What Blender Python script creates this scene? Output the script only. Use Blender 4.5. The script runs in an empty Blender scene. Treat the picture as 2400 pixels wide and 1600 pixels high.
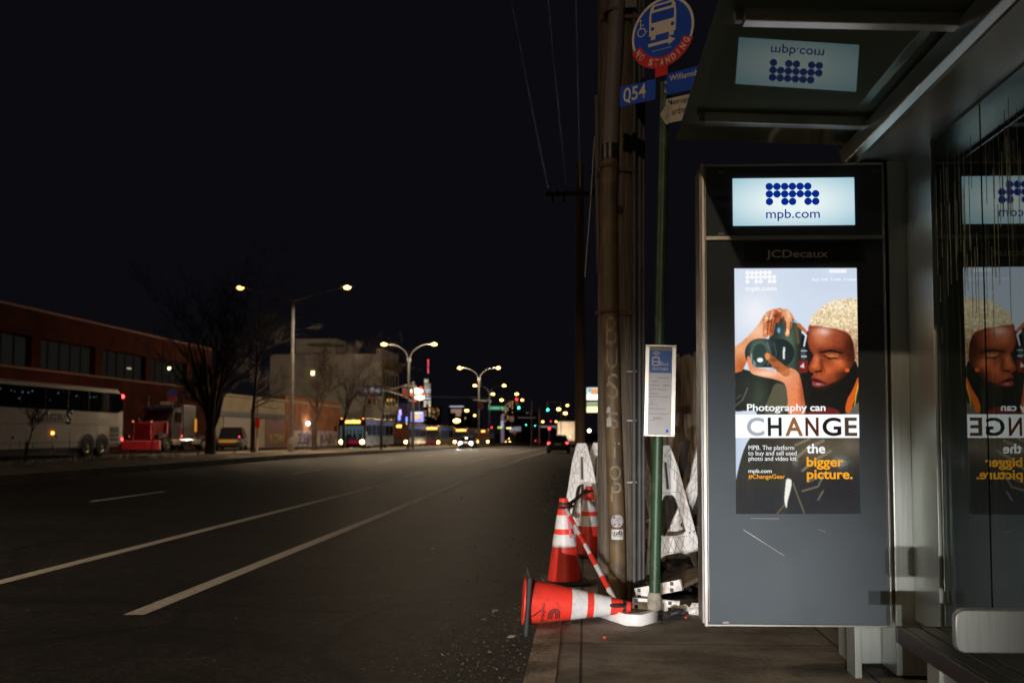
import bpy, bmesh, math, random
import numpy as np
from mathutils import Matrix, Vector
R = math.radians
random.seed(11)
sc = bpy.context.scene
COL = sc.collection

# ------------------------------------------------------------------ camera
LENS, SENSOR = 30.0, 36.0
YAW, TILT = R(1.9), R(2.9)
VP = (1370.0, 1015.0)                       # where the street's lines meet, in the 2400 x 1600 photograph
EYE = Vector((0, 0, 1.25))
ROT = Matrix.Rotation(YAW, 3, 'Z') @ Matrix.Rotation(math.pi / 2 + TILT, 3, 'X')
_d = ROT.transposed() @ Vector((0, 1, 0))
K = LENS / SENSOR
SHX = _d.x / -_d.z * K - (VP[0] - 1200) / 2400
SHY = _d.y / -_d.z * K + (VP[1] - 800) / 2400
cam = bpy.data.cameras.new('camera')
cam.lens, cam.sensor_width = LENS, SENSOR
cam.shift_x, cam.shift_y = SHX, SHY
cam.clip_start, cam.clip_end = 0.05, 20000
cam.dof.use_dof = True
cam.dof.focus_distance = 4.8
cam.dof.aperture_fstop = 2.4
co = bpy.data.objects.new('camera', cam)
co.matrix_world = Matrix.Translation(EYE) @ ROT.to_4x4()
COL.objects.link(co)
sc.camera = co

def ray(u, v):
    x = (u - 1200) / 2400 + SHX
    y = -(v - 800) / 2400 + SHY
    return ROT @ Vector((x / K, y / K, -1))
def onY(u, v, Y):
    d = ray(u, v); return EYE + d * (Y / d.y)
def onZ(u, v, z):
    d = ray(u, v); return EYE + d * ((z - EYE.z) / d.z)
def onX(u, v, X):
    d = ray(u, v); return EYE + d * (X / d.x)

# ------------------------------------------------------------------ night sky, exposure
w = bpy.data.worlds.new('World'); sc.world = w; w.use_nodes = True
nt = w.node_tree; bg = nt.nodes['Background']
sky = nt.nodes.new('ShaderNodeTexSky'); sky.sky_type = 'NISHITA'; sky.sun_disc = False
sky.sun_elevation = R(-6); sky.sun_rotation = R(200)
mx = nt.nodes.new('ShaderNodeMix'); mx.data_type = 'RGBA'; mx.blend_type = 'ADD'; mx.inputs[0].default_value = 1
mx.inputs[7].default_value = (0.0033, 0.0030, 0.0046, 1)      # city glow on a moonless sky
sm = nt.nodes.new('ShaderNodeVectorMath'); sm.operation = 'SCALE'; sm.inputs[3].default_value = 0.02
nt.links.new(sky.outputs[0], sm.inputs[0]); nt.links.new(sm.outputs[0], mx.inputs[6])
nt.links.new(mx.outputs[2], bg.inputs[0]); bg.inputs[1].default_value = 1.0
sc.view_settings.view_transform = 'Standard'; sc.view_settings.look = 'None'
sc.view_settings.exposure = 0; sc.view_settings.gamma = 1; sc.view_settings.use_curve_mapping = False
sc.cycles.sample_clamp_indirect = 4.0
sc.cycles.max_bounces = 8
sc.cycles.caustics_reflective = False; sc.cycles.caustics_refractive = False

def spot(name, loc, target, watts, size, blend, col, radius=0.06, parent=None):
    l = bpy.data.lights.new(name, 'SPOT'); l.energy = watts; l.color = col
    l.spot_size = R(size); l.spot_blend = blend; l.shadow_soft_size = radius
    o = bpy.data.objects.new(name, l); COL.objects.link(o)
    d = Vector(target) - Vector(loc)
    o.rotation_euler = d.to_track_quat('-Z', 'Y').to_euler()
    o.location = loc; hang(o, parent)
    return o

def hang(o, parent):
    """parent a lamp's light to its (perhaps turned) thing without moving it"""
    if parent:
        o.parent = parent
        o.matrix_parent_inverse = (Matrix.Translation(world_loc(parent)) @ parent.rotation_euler.to_matrix().to_4x4()).inverted()

def point(name, loc, watts, col, radius=0.08, parent=None):
    l = bpy.data.lights.new(name, 'POINT'); l.energy = watts; l.color = col; l.shadow_soft_size = radius
    o = bpy.data.objects.new(name, l); COL.objects.link(o)
    o.location = loc; hang(o, parent)
    return o

# ------------------------------------------------------------------ helpers
def gz(y):                                   # the street runs gently downhill
    return -0.0080 * max(0.0, y - 45)

def world_loc(o):
    v = Vector()
    while o: v = v + o.location; o = o.parent
    return v

def tag(o, label=None, cat=None, group=None, kind=None):
    if label: o['label'] = label
    if cat: o['category'] = cat
    if group: o['group'] = group
    if kind: o['kind'] = kind
    return o

def thing(name, label, cat, loc=(0, 0, 0), group=None, rot=None):
    o = bpy.data.objects.new(name, None); COL.objects.link(o)
    o.location = loc; o.empty_display_size = 0.1
    if rot: o.rotation_euler = rot
    return tag(o, label, cat, group)

def link(name, me, parent=None, world=False):
    if world and parent: me.transform(Matrix.Translation(-world_loc(parent)))
    o = bpy.data.objects.new(name, me); COL.objects.link(o)
    o.parent = parent
    return o

def copy_tree(o, parent=None):
    c = o.copy(); COL.objects.link(c); c.parent = parent
    for ch in list(o.children):
        if ch.type in ('MESH', 'EMPTY', 'LIGHT'): copy_tree(ch, c)
    return c

class MB:
    """collects shapes for one mesh"""
    def __init__(s): s.v, s.f, s.m, s.mi = [], [], [], 0
    def add(s, vs, fs):
        b = len(s.v); s.v += [tuple(p) for p in vs]
        for f in fs: s.f.append([b + i for i in f]); s.m.append(s.mi)
        return s
    def box(s, x0, x1, y0, y1, z0, z1, mat=None):
        vs = [(x, y, z) for z in (z0, z1) for y in (y0, y1) for x in (x0, x1)]
        if mat is not None: vs = [mat @ Vector(p) for p in vs]
        return s.add(vs, [(0, 2, 3, 1), (4, 5, 7, 6), (0, 1, 5, 4), (2, 6, 7, 3), (0, 4, 6, 2), (1, 3, 7, 5)])
    def bar(s, a, b, wx, wz, up=(0, 0, 1)):
        a, b = Vector(a), Vector(b); d = (b - a).normalized(); u = Vector(up)
        if abs(d.dot(u)) > .98: u = Vector((0, 1, 0))
        r = d.cross(u).normalized(); t = r.cross(d)
        vs = [p + r * i * wx / 2 + t * j * wz / 2 for p in (a, b) for i, j in ((-1, -1), (1, -1), (1, 1), (-1, 1))]
        return s.add(vs, [(0, 1, 2, 3), (7, 6, 5, 4), (0, 4, 5, 1), (1, 5, 6, 2), (2, 6, 7, 3), (3, 7, 4, 0)])
    def tube(s, pts, rad, n=8, cap=True):
        pts = [Vector(p) for p in pts]
        if not hasattr(rad, '__len__'): rad = [rad] * len(pts)
        rings, prev = [], None
        for i, p in enumerate(pts):
            d = (pts[min(i + 1, len(pts) - 1)] - pts[max(i - 1, 0)])
            d = d.normalized() if d.length > 1e-9 else Vector((0, 0, 1))
            if prev is None:
                a = Vector((1, 0, 0)) if abs(d.x) < .8 else Vector((0, 1, 0))
                r = d.cross(a).normalized()
            else:
                r = (prev - d * prev.dot(d)).normalized()
            prev = r; t = d.cross(r)
            rings.append([p + (r * math.cos(k * 2 * math.pi / n) + t * math.sin(k * 2 * math.pi / n)) * rad[i] for k in range(n)])
        vs = [q for g in rings for q in g]; fs = []
        for i in range(len(rings) - 1):
            for k in range(n):
                a, b = i * n + k, i * n + (k + 1) % n
                fs.append((a, b, b + n, a + n))
        if cap: fs.append(tuple(range(n))[::-1]); fs.append(tuple(range((len(rings) - 1) * n, len(rings) * n)))
        return s.add(vs, fs)
    def lathe(s, prof, n=24, mat=None, ao=0.0):
        """profile of (radius, height) turned about the local z axis"""
        vs, fs = [], []
        for r, h in prof:
            for k in range(n):
                a = k * 2 * math.pi / n + ao; vs.append(Vector((r * math.cos(a), r * math.sin(a), h)))
        for i in range(len(prof) - 1):
            for k in range(n):
                a, b = i * n + k, i * n + (k + 1) % n
                fs.append((a, b, b + n, a + n))
        if prof[0][0] > 1e-5: fs.append(tuple(range(n))[::-1])
        if prof[-1][0] > 1e-5: fs.append(tuple(range((len(prof) - 1) * n, len(prof) * n)))
        if mat is not None: vs = [mat @ p for p in vs]
        return s.add(vs, fs)
    def ball(s, c, r, n=10, m=6):
        rx, ry, rz = r if hasattr(r, '__len__') else (r, r, r)
        pr = [(math.sin(math.pi * i / m), -math.cos(math.pi * i / m)) for i in range(m + 1)]
        pr[0] = (0.001, -1); pr[-1] = (0.001, 1)
        return s.lathe(pr, n, Matrix.Translation(c) @ Matrix.Diagonal((rx, ry, rz, 1)))
    def prism(s, poly, fn, d0, d1):
        """a 2-D outline carried between two depths; fn(a, b, d) -> point"""
        n = len(poly)
        vs = [fn(a, b, d0) for a, b in poly] + [fn(a, b, d1) for a, b in poly]
        fs = [tuple(range(n))[::-1], tuple(range(n, 2 * n))] + [(i, (i + 1) % n, (i + 1) % n + n, i + n) for i in range(n)]
        return s.add(vs, fs)
    def loft(s, rings, cap=True):
        n = len(rings[0]); fs = []
        for i in range(len(rings) - 1):
            for k in range(n):
                a, b = i * n + k, i * n + (k + 1) % n
                fs.append((a, b, b + n, a + n))
        if cap: fs.append(tuple(range(n))[::-1]); fs.append(tuple(range((len(rings) - 1) * n, len(rings) * n)))
        return s.add([p for r in rings for p in r], fs)
    def mesh(s, name, mats, smooth=False, bevel=0, segs=2):
        me = bpy.data.meshes.new(name); me.from_pydata(s.v, [], s.f)
        if not hasattr(mats, '__len__'): mats = [mats]
        for m in mats: me.materials.append(m)
        me.polygons.foreach_set('material_index', s.m)
        bm = bmesh.new(); bm.from_mesh(me)
        bmesh.ops.recalc_face_normals(bm, faces=bm.faces)
        if bevel:
            es = [e for e in bm.edges if len(e.link_faces) == 2 and e.calc_face_angle(0) > .5]
            bmesh.ops.bevel(bm, geom=es, offset=bevel, segments=segs, profile=.5, affect='EDGES', clamp_overlap=True)
        for f in bm.faces: f.smooth = bool(smooth)
        bm.to_mesh(me); bm.free()
        if smooth and smooth != 'all':
            me.set_sharp_from_angle(angle=R(40))
        return me
    def build(s, name, mats, parent=None, world=False, smooth=False, bevel=0, segs=2):
        return link(name, s.mesh(name, mats, smooth, bevel, segs), parent, world)

def XZ(Y0=0.0):                              # outlines drawn in a plane across the street
    return lambda a, b, d: (a, Y0 + d, b)
def YZ(X0=0.0):                              # outlines drawn in a plane along the street
    return lambda a, b, d: (X0 + d, a, b)

def curve_mesh(data):
    ob = bpy.data.objects.new('tmp', data)
    me = bpy.data.meshes.new_from_object(ob)
    bpy.data.objects.remove(ob)
    return me

def place(me, O, Rv, U):
    O, Rv, U = Vector(O), Vector(Rv).normalized(), Vector(U).normalized()
    N = Rv.cross(U)
    m = Matrix(((Rv.x, U.x, N.x, O.x), (Rv.y, U.y, N.y, O.y), (Rv.z, U.z, N.z, O.z), (0, 0, 0, 1)))
    me.transform(m); return me

def text_mesh(s, w=None, h=None, bold=0.0, depth=0.0008, shear=0.0, spacing=1.0, line=0.85, align='LEFT'):
    """lettering whose lower-left corner is at 0,0, fitted to a width and height"""
    cu = bpy.data.curves.new('lettering', 'FONT'); cu.body = s; cu.offset = bold
    cu.shear = shear; cu.space_character = spacing; cu.space_line = line; cu.align_x = align
    cu.resolution_u = 6
    me = curve_mesh(cu)
    bpy.data.curves.remove(cu)
    n = len(me.vertices); a = np.empty(n * 3); me.vertices.foreach_get('co', a); a = a.reshape(n, 3)
    lo, hi = a.min(0), a.max(0)
    sx = w / (hi[0] - lo[0]) if w else None
    sy = h / (hi[1] - lo[1]) if h else None
    sx = sx or sy; sy = sy or sx
    a[:, 0] = (a[:, 0] - lo[0]) * sx; a[:, 1] = (a[:, 1] - lo[1]) * sy
    a[:, 2] = 0
    me.vertices.foreach_set('co', a.ravel())
    if depth:
        bm = bmesh.new(); bm.from_mesh(me)
        r = bmesh.ops.extrude_face_region(bm, geom=bm.faces[:])
        bmesh.ops.translate(bm, vec=(0, 0, depth), verts=[g for g in r['geom'] if isinstance(g, bmesh.types.BMVert)])
        bmesh.ops.recalc_face_normals(bm, faces=bm.faces)
        bm.to_mesh(me); bm.free()
    return me

def text(name, s, O, Rv, U, mat, parent, w=None, h=None, world=False, **k):
    me = place(text_mesh(s, w, h, **k), O, Rv, U)
    me.materials.clear(); me.materials.append(mat)
    me.name = name
    return link(name, me, parent, world)

def shape_mesh(loops, depth, bevel=0.0):
    """flat outline with holes, given thickness; drawn in x, y, thickness centred on z"""
    cu = bpy.data.curves.new('outline', 'CURVE'); cu.dimensions = '2D'; cu.fill_mode = 'BOTH'
    cu.extrude = max(depth / 2 - bevel, 1e-5); cu.bevel_depth = bevel; cu.bevel_resolution = 1
    for lp in loops:
        sp = cu.splines.new('POLY'); sp.points.add(len(lp) - 1); sp.use_cyclic_u = True
        for p, q in zip(sp.points, lp): p.co = (q[0], q[1], 0, 1)
    me = curve_mesh(cu); bpy.data.curves.remove(cu)
    return me

def shape(name, loops, depth, O, Rv, U, mat, parent, world=False, bevel=0.0):
    me = place(shape_mesh(loops, depth, bevel), O, Rv, U)
    me.materials.clear(); me.materials.append(mat); me.name = name
    return link(name, me, parent, world)

def circ(cx, cy, r, n=24, a0=0, a1=360, ry=None):
    ry = ry or r; full = abs(a1 - a0) >= 360
    m = n if full else n + 1
    return [(cx + r * math.cos(R(a0 + (a1 - a0) * i / n)), cy + ry * math.sin(R(a0 + (a1 - a0) * i / n))) for i in range(m)]
def rrect(x0, x1, y0, y1, r, n=5):
    out = []
    for cx, cy, a in ((x1 - r, y1 - r, 0), (x0 + r, y1 - r, 90), (x0 + r, y0 + r, 180), (x1 - r, y0 + r, 270)):
        out += circ(cx, cy, r, n, a, a + 90)
    return out
def rect(x0, x1, y0, y1): return [(x0, y0), (x1, y0), (x1, y1), (x0, y1)]
def thick(pts, wd):                          # a stroke as an outline
    L, Rr = [], []
    for i, p in enumerate(pts):
        a = Vector(pts[max(i - 1, 0)]); b = Vector(pts[min(i + 1, len(pts) - 1)]); d = (b - a).normalized()
        n = Vector((-d.y, d.x)) * wd / 2
        L.append((p[0] + n.x, p[1] + n.y)); Rr.append((p[0] - n.x, p[1] - n.y))
    return L + Rr[::-1]

# ------------------------------------------------------------------ materials
def lin(c):
    c = np.array(c, float)
    if c.max() > 1.01: c = c / 255.0
    return tuple(np.where(c <= .04045, c / 12.92, ((c + .055) / 1.055) ** 2.4))
def M(name, col, rough=.6, metal=0.0, spec=.5, var=.2, scale=6, bump=0.0, bscale=60, coat=0.0, stretch=(1, 1, 1), dirt=None, dscale=3, damt=.55):
    m = bpy.data.materials.new(name); m.use_nodes = True
    n, l = m.node_tree.nodes, m.node_tree.links; b = n['Principled BSDF']
    b.inputs['Roughness'].default_value = rough; b.inputs['Metallic'].default_value = metal
    b.inputs['Specular IOR Level'].default_value = spec; b.inputs['Coat Weight'].default_value = coat
    tc = n.new('ShaderNodeTexCoord'); mp = n.new('ShaderNodeMapping'); mp.inputs['Scale'].default_value = stretch
    l.new(tc.outputs['Object'], mp.inputs[0])
    ns = n.new('ShaderNodeTexNoise'); ns.inputs['Scale'].default_value = scale; ns.inputs['Detail'].default_value = 6
    l.new(mp.outputs[0], ns.inputs[0])
    rp = n.new('ShaderNodeValToRGB'); rp.color_ramp.elements[0].position = .3; rp.color_ramp.elements[1].position = .7
    rp.color_ramp.elements[0].color = (*[c * (1 - var) for c in col[:3]], 1)
    rp.color_ramp.elements[1].color = (*[min(1, c * (1 + var)) for c in col[:3]], 1)
    l.new(ns.outputs[0], rp.inputs[0]); out = rp.outputs[0]
    if dirt:
        d = n.new('ShaderNodeTexNoise'); d.inputs['Scale'].default_value = dscale; d.inputs['Detail'].default_value = 9; d.inputs['Roughness'].default_value = .7
        l.new(mp.outputs[0], d.inputs[0])
        r2 = n.new('ShaderNodeValToRGB'); r2.color_ramp.elements[0].position = damt - .06; r2.color_ramp.elements[1].position = damt + .1
        l.new(d.outputs[0], r2.inputs[0])
        x = n.new('ShaderNodeMix'); x.data_type = 'RGBA'; l.new(r2.outputs[0], x.inputs[0]); l.new(out, x.inputs[6]); x.inputs[7].default_value = (*dirt, 1)
        out = x.outputs[2]
    l.new(out, b.inputs['Base Color'])
    if bump:
        nb = n.new('ShaderNodeTexNoise'); nb.inputs['Scale'].default_value = bscale; nb.inputs['Detail'].default_value = 5
        l.new(mp.outputs[0], nb.inputs[0]); bp = n.new('ShaderNodeBump'); bp.inputs['Strength'].default_value = bump; bp.inputs['Distance'].default_value = .02
        l.new(nb.outputs[0], bp.inputs['Height']); l.new(bp.outputs[0], b.inputs['Normal'])
    return m
def E(name, col, strength=1.0, gloss=0.0):   # things that give off light
    m = bpy.data.materials.new(name); m.use_nodes = True
    b = m.node_tree.nodes['Principled BSDF']
    b.inputs['Base Color'].default_value = (.02, .02, .02, 1) if gloss else (0, 0, 0, 1)
    b.inputs['Specular IOR Level'].default_value = 1.0 if gloss else 0
    b.inputs['Roughness'].default_value = .06 if gloss else .5
    b.inputs['Emission Color'].default_value = (*col[:3], 1); b.inputs['Emission Strength'].default_value = strength
    return m
def GLASS(name, tint, ior=1.5, rough=.02, clear=.5, streak=False, haze=.12):
    """a pane: mirror-like by its index of refraction, otherwise see-through with a tint"""
    m = bpy.data.materials.new(name); m.use_nodes = True
    n, l = m.node_tree.nodes, m.node_tree.links; n.remove(n['Principled BSDF']); o = n['Material Output']
    tr = n.new('ShaderNodeBsdfTransparent'); tr.inputs[0].default_value = (*[t * clear for t in tint], 1)
    df = n.new('ShaderNodeBsdfDiffuse'); df.inputs[0].default_value = (.30, .36, .26, 1)
    gl = n.new('ShaderNodeBsdfGlossy'); gl.inputs[0].default_value = (*tint, 1); gl.inputs['Roughness'].default_value = rough
    fr = n.new('ShaderNodeFresnel'); fr.inputs[0].default_value = ior
    tl = n.new('ShaderNodeBsdfTranslucent'); tl.inputs[0].default_value = (.45, .52, .38, 1)
    dm = n.new('ShaderNodeMixShader'); dm.inputs[0].default_value = .5; l.new(df.outputs[0], dm.inputs[1]); l.new(tl.outputs[0], dm.inputs[2])
    a = n.new('ShaderNodeMixShader'); a.inputs[0].default_value = haze
    l.new(tr.outputs[0], a.inputs[1]); l.new(dm.outputs[0], a.inputs[2])
    b = n.new('ShaderNodeMixShader'); l.new(fr.outputs[0], b.inputs[0]); l.new(a.outputs[0], b.inputs[1]); l.new(gl.outputs[0], b.inputs[2])
    l.new(b.outputs[0], o.inputs[0])
    if streak:                               # dust and dried rain running down the pane
        tc = n.new('ShaderNodeTexCoord'); mp = n.new('ShaderNodeMapping'); mp.inputs['Scale'].default_value = (1, 34, .8)
        l.new(tc.outputs['Object'], mp.inputs[0])
        ns = n.new('ShaderNodeTexNoise'); ns.inputs['Scale'].default_value = 1.6; ns.inputs['Detail'].default_value = 4
        l.new(mp.outputs[0], ns.inputs[0])
        rp = n.new('ShaderNodeValToRGB'); rp.color_ramp.elements[0].position = .55; rp.color_ramp.elements[1].position = .78
        rp.color_ramp.elements[0].color = (.08, .08, .08, 1); rp.color_ramp.elements[1].color = (.6, .6, .6, 1)
        l.new(ns.outputs[0], rp.inputs[0]); l.new(rp.outputs[0], a.inputs[0])
    return m
def STRIPES(name, base, dark, period, width, axis='Z', rough=.6):
    m = M(name, base, rough); return m

m_steel = M('brushed_steel', (.50, .53, .49), .33, .88, var=.09, scale=3, stretch=(30, 30, 1), bump=.012, bscale=12)
_n = m_steel.node_tree.nodes; _t = _n.new('ShaderNodeTangent'); _t.direction_type = 'RADIAL'; _t.axis = 'Z'
_n['Principled BSDF'].inputs['Anisotropic'].default_value = .8         # upright brushing draws lights out sideways
m_steel.node_tree.links.new(_t.outputs[0], _n['Principled BSDF'].inputs['Tangent'])
m_steel_dark = M('dull_steel', (.20, .20, .19), .45, .8, var=.25, scale=5)
m_alu = M('aluminium_trim', (.55, .53, .48), .32, .85, var=.15, scale=4)
m_black = M('black_rubber', (.015, .016, .016), .6, var=.3)
m_dark = M('dark_paint', (.02, .02, .022), .35, var=.3)
m_white = M('white_paint', (.72, .71, .68), .5, var=.1, dirt=(.35, .30, .24), dscale=2, damt=.62)
m_chrome = M('chrome', (.6, .6, .6), .12, 1.0, var=.05)
m_grey = M('grey_metal', (.22, .22, .21), .5, .3, var=.2)
m_galv = M('galvanised_steel', (.25, .25, .24), .5, .6, var=.2, scale=4)
m_lettergrey = M('grey_lettering', (.22, .20, .17), .6, var=.05)
e_warm = E('lamp_glow', (1, .56, .12), 12)
e_head = E('headlight_glow', (1, .52, .13), 30)
e_cool = E('white_headlight_glow', (.85, .92, 1), 30)
e_red = E('tail_light_glow', (1, .05, .06), 8)
e_amber = E('amber_glow', (1, .35, .06), 6)
e_sign = E('destination_glow', (1, .40, .08), 5)
# ------------------------------------------------------------------ the setting
YS = [-40, -25, -12, -4, 0, 3, 6, 9, 12, 16, 20, 25, 30, 35, 40, 45, 52, 60, 70, 80, 95, 110, 130, 150, 180, 220, 270, 330, 400, 500]
def ribbon(name, x0, x1, z, mat, kind='structure', ys=YS, nx=1, sides=0.0):
    b = MB(); xs = [x0 + (x1 - x0) * i / nx for i in range(nx + 1)]
    if sides:
        ring = lambda y: [(x0, y, z + gz(y)), (x1, y, z + gz(y)), (x1, y, z - sides + gz(y)), (x0, y, z - sides + gz(y))]
        b.loft([ring(y) for y in ys])
    else:
        vs = [(x, y, z + gz(y)) for y in ys for x in xs]; n = nx + 1
        b.add(vs, [(j * n + i, j * n + i + 1, (j + 1) * n + i + 1, (j + 1) * n + i) for j in range(len(ys) - 1) for i in range(nx)])
    o = b.build(name, mat); o['kind'] = kind; return o

def asphalt():
    m = M('asphalt', (.0125, .0122, .0124), .66, var=.25, scale=.7, spec=.22)
    n, l = m.node_tree.nodes, m.node_tree.links; b = n['Principled BSDF']
    tc = n.new('ShaderNodeTexCoord')
    v = n.new('ShaderNodeTexVoronoi'); v.inputs['Scale'].default_value = 90; l.new(tc.outputs['Object'], v.inputs[0])
    v2 = n.new('ShaderNodeTexNoise'); v2.inputs['Scale'].default_value = 160; v2.inputs['Detail'].default_value = 3; l.new(tc.outputs['Object'], v2.inputs[0])
    rp = n.new('ShaderNodeValToRGB'); rp.color_ramp.elements[0].position = .62; rp.color_ramp.elements[1].position = .74
    rp.color_ramp.elements[0].color = (0, 0, 0, 1); rp.color_ramp.elements[1].color = (.10, .09, .08, 1)
    l.new(v2.outputs[0], rp.inputs[0])
    src = b.inputs['Base Color'].links[0].from_socket
    # tar seams and worn patches lying across the lanes
    mp = n.new('ShaderNodeMapping'); mp.inputs['Scale'].default_value = (.12, 1.1, 1); l.new(tc.outputs['Object'], mp.inputs[0])
    pt = n.new('ShaderNodeTexNoise'); pt.inputs['Scale'].default_value = 1.3; pt.inputs['Detail'].default_value = 5; pt.inputs['Distortion'].default_value = .6
    l.new(mp.outputs[0], pt.inputs[0])
    r3 = n.new('ShaderNodeValToRGB'); r3.color_ramp.elements[0].position = .36; r3.color_ramp.elements[1].position = .50
    r3.color_ramp.elements[0].color = (.55, .53, .52, 1); r3.color_ramp.elements[1].color = (1.0, 1.0, 1.0, 1); l.new(pt.outputs[0], r3.inputs[0])
    mu = n.new('ShaderNodeMix'); mu.data_type = 'RGBA'; mu.blend_type = 'MULTIPLY'; mu.inputs[0].default_value = 1
    # coarse stone in the wearing course, fine and coarse grain together
    pr = r3.outputs[0]
    for sc_, lo, hi in ((55, .30, 1.9), (17, .50, 1.55), (3.1, .75, 1.3)):
        gn = n.new('ShaderNodeTexNoise'); gn.inputs['Scale'].default_value = sc_; gn.inputs['Detail'].default_value = 2; l.new(tc.outputs['Object'], gn.inputs[0])
        gr = n.new('ShaderNodeValToRGB'); gr.color_ramp.elements[0].position = .36; gr.color_ramp.elements[1].position = .66
        gr.color_ramp.elements[0].color = (lo, lo, lo, 1); gr.color_ramp.elements[1].color = (hi, hi, hi, 1); l.new(gn.outputs[0], gr.inputs[0])
        gm = n.new('ShaderNodeMix'); gm.data_type = 'RGBA'; gm.blend_type = 'MULTIPLY'; gm.inputs[0].default_value = 1
        l.new(pr, gm.inputs[6]); l.new(gr.outputs[0], gm.inputs[7]); pr = gm.outputs[2]
    # pale chips set in the surface
    vc = n.new('ShaderNodeTexVoronoi'); vc.inputs['Scale'].default_value = 5.5; l.new(tc.outputs['Object'], vc.inputs[0])
    vr = n.new('ShaderNodeValToRGB'); vr.color_ramp.elements[0].position = .05; vr.color_ramp.elements[1].position = .085
    vr.color_ramp.elements[0].color = (7, 6.5, 6, 1); vr.color_ramp.elements[1].color = (1, 1, 1, 1); l.new(vc.outputs[0], vr.inputs[0])
    gm = n.new('ShaderNodeMix'); gm.data_type = 'RGBA'; gm.blend_type = 'MULTIPLY'; gm.inputs[0].default_value = 1
    l.new(pr, gm.inputs[6]); l.new(vr.outputs[0], gm.inputs[7]); pr = gm.outputs[2]
    # thin wandering cracks, sealed with tar
    ck = n.new('ShaderNodeTexVoronoi'); ck.feature = 'DISTANCE_TO_EDGE'; ck.inputs['Scale'].default_value = .22
    cn = n.new('ShaderNodeTexNoise'); cn.inputs['Scale'].default_value = .9; cn.inputs['Detail'].default_value = 6; l.new(tc.outputs['Object'], cn.inputs[0])
    cv = n.new('ShaderNodeMix'); cv.data_type = 'RGBA'; cv.blend_type = 'ADD'; cv.inputs[0].default_value = .9; l.new(tc.outputs['Object'], cv.inputs[6]); l.new(cn.outputs['Color'], cv.inputs[7]); l.new(cv.outputs[2], ck.inputs[0])
    cr = n.new('ShaderNodeValToRGB'); cr.color_ramp.elements[0].position = .006; cr.color_ramp.elements[1].position = .014
    cr.color_ramp.elements[0].color = (.28, .28, .28, 1); cr.color_ramp.elements[1].color = (1, 1, 1, 1); l.new(ck.outputs[0], cr.inputs[0])
    gm = n.new('ShaderNodeMix'); gm.data_type = 'RGBA'; gm.blend_type = 'MULTIPLY'; gm.inputs[0].default_value = 1
    l.new(pr, gm.inputs[6]); l.new(cr.outputs[0], gm.inputs[7]); pr = gm.outputs[2]
    l.new(src, mu.inputs[6]); l.new(pr, mu.inputs[7])
    ad = n.new('ShaderNodeMix'); ad.data_type = 'RGBA'; ad.blend_type = 'ADD'; ad.inputs[0].default_value = 1
    l.new(mu.outputs[2], ad.inputs[6]); l.new(rp.outputs[0], ad.inputs[7]); l.new(ad.outputs[2], b.inputs['Base Color'])
    bp = n.new('ShaderNodeBump'); bp.inputs['Strength'].default_value = .7; bp.inputs['Distance'].default_value = .006
    l.new(v.outputs[0], bp.inputs['Height']); l.new(bp.outputs[0], b.inputs['Normal'])
    return m
def paving():
    m = M('concrete_paving', (.30, .265, .215), .8, var=.30, scale=2.2, stretch=(1, 1.5, 1), dirt=(.15, .13, .10), dscale=1.6, damt=.5)
    n, l = m.node_tree.nodes, m.node_tree.links; b = n['Principled BSDF']
    tc = n.new('ShaderNodeTexCoord')
    mp = n.new('ShaderNodeMapping'); mp.inputs['Location'].default_value = (.02, -.16, 0); l.new(tc.outputs['Object'], mp.inputs[0])
    br = n.new('ShaderNodeTexBrick'); br.offset = 0; br.inputs['Scale'].default_value = 1; br.inputs['Brick Width'].default_value = 1.5
    br.inputs['Row Height'].default_value = 1.0; br.inputs['Mortar Size'].default_value = .009; br.inputs['Mortar Smooth'].default_value = .3
    br.inputs[1].default_value = (1, 1, 1, 1); br.inputs[2].default_value = (.85, .85, .85, 1); br.inputs[3].default_value = (.22, .2, .18, 1)
    l.new(mp.outputs[0], br.inputs[0])
    src = b.inputs['Base Color'].links[0].from_socket
    mu = n.new('ShaderNodeMix'); mu.data_type = 'RGBA'; mu.blend_type = 'MULTIPLY'; mu.inputs[0].default_value = 1
    l.new(src, mu.inputs[6]); l.new(br.outputs[0], mu.inputs[7]); l.new(mu.outputs[2], b.inputs['Base Color'])
    ms = n.new('ShaderNodeMapping'); ms.inputs['Scale'].default_value = (9, 17, 1); l.new(tc.outputs['Object'], ms.inputs[0])
    ns = n.new('ShaderNodeTexNoise'); ns.inputs['Scale'].default_value = 3; ns.inputs['Detail'].default_value = 6; l.new(ms.outputs[0], ns.inputs[0])
    sub = n.new('ShaderNodeMath'); sub.operation = 'MULTIPLY_ADD'; sub.inputs[1].default_value = -.6
    l.new(br.outputs['Fac'], sub.inputs[0]); l.new(ns.outputs[0], sub.inputs[2])
    bp = n.new('ShaderNodeBump'); bp.inputs['Strength'].default_value = .8; bp.inputs['Distance'].default_value = .012
    l.new(sub.outputs[0], bp.inputs['Height']); l.new(bp.outputs[0], b.inputs['Normal'])
    return m
m_asph = asphalt(); m_pave = paving()
m_kerb = M('kerb_stone', (.30, .255, .20), .8, var=.4, scale=5, bump=.7, bscale=30, dirt=(.09, .075, .06), dscale=4, damt=.52)
m_mkerb = M('median_kerb_stone', (.20, .17, .14), .8, var=.25, scale=1.2, bump=.4, bscale=10)
m_soil = M('trodden_soil', (.15, .115, .075), .95, var=.5, scale=.9, bump=.8, bscale=4)
m_line = M('worn_lane_paint', (.46, .435, .41), .7, var=.2, scale=14, dirt=(.10, .095, .09), dscale=22, damt=.63, bump=.4, bscale=90)
m_dash = M('white_dash_paint', (.62, .58, .53), .7, var=.2, scale=14)
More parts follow.
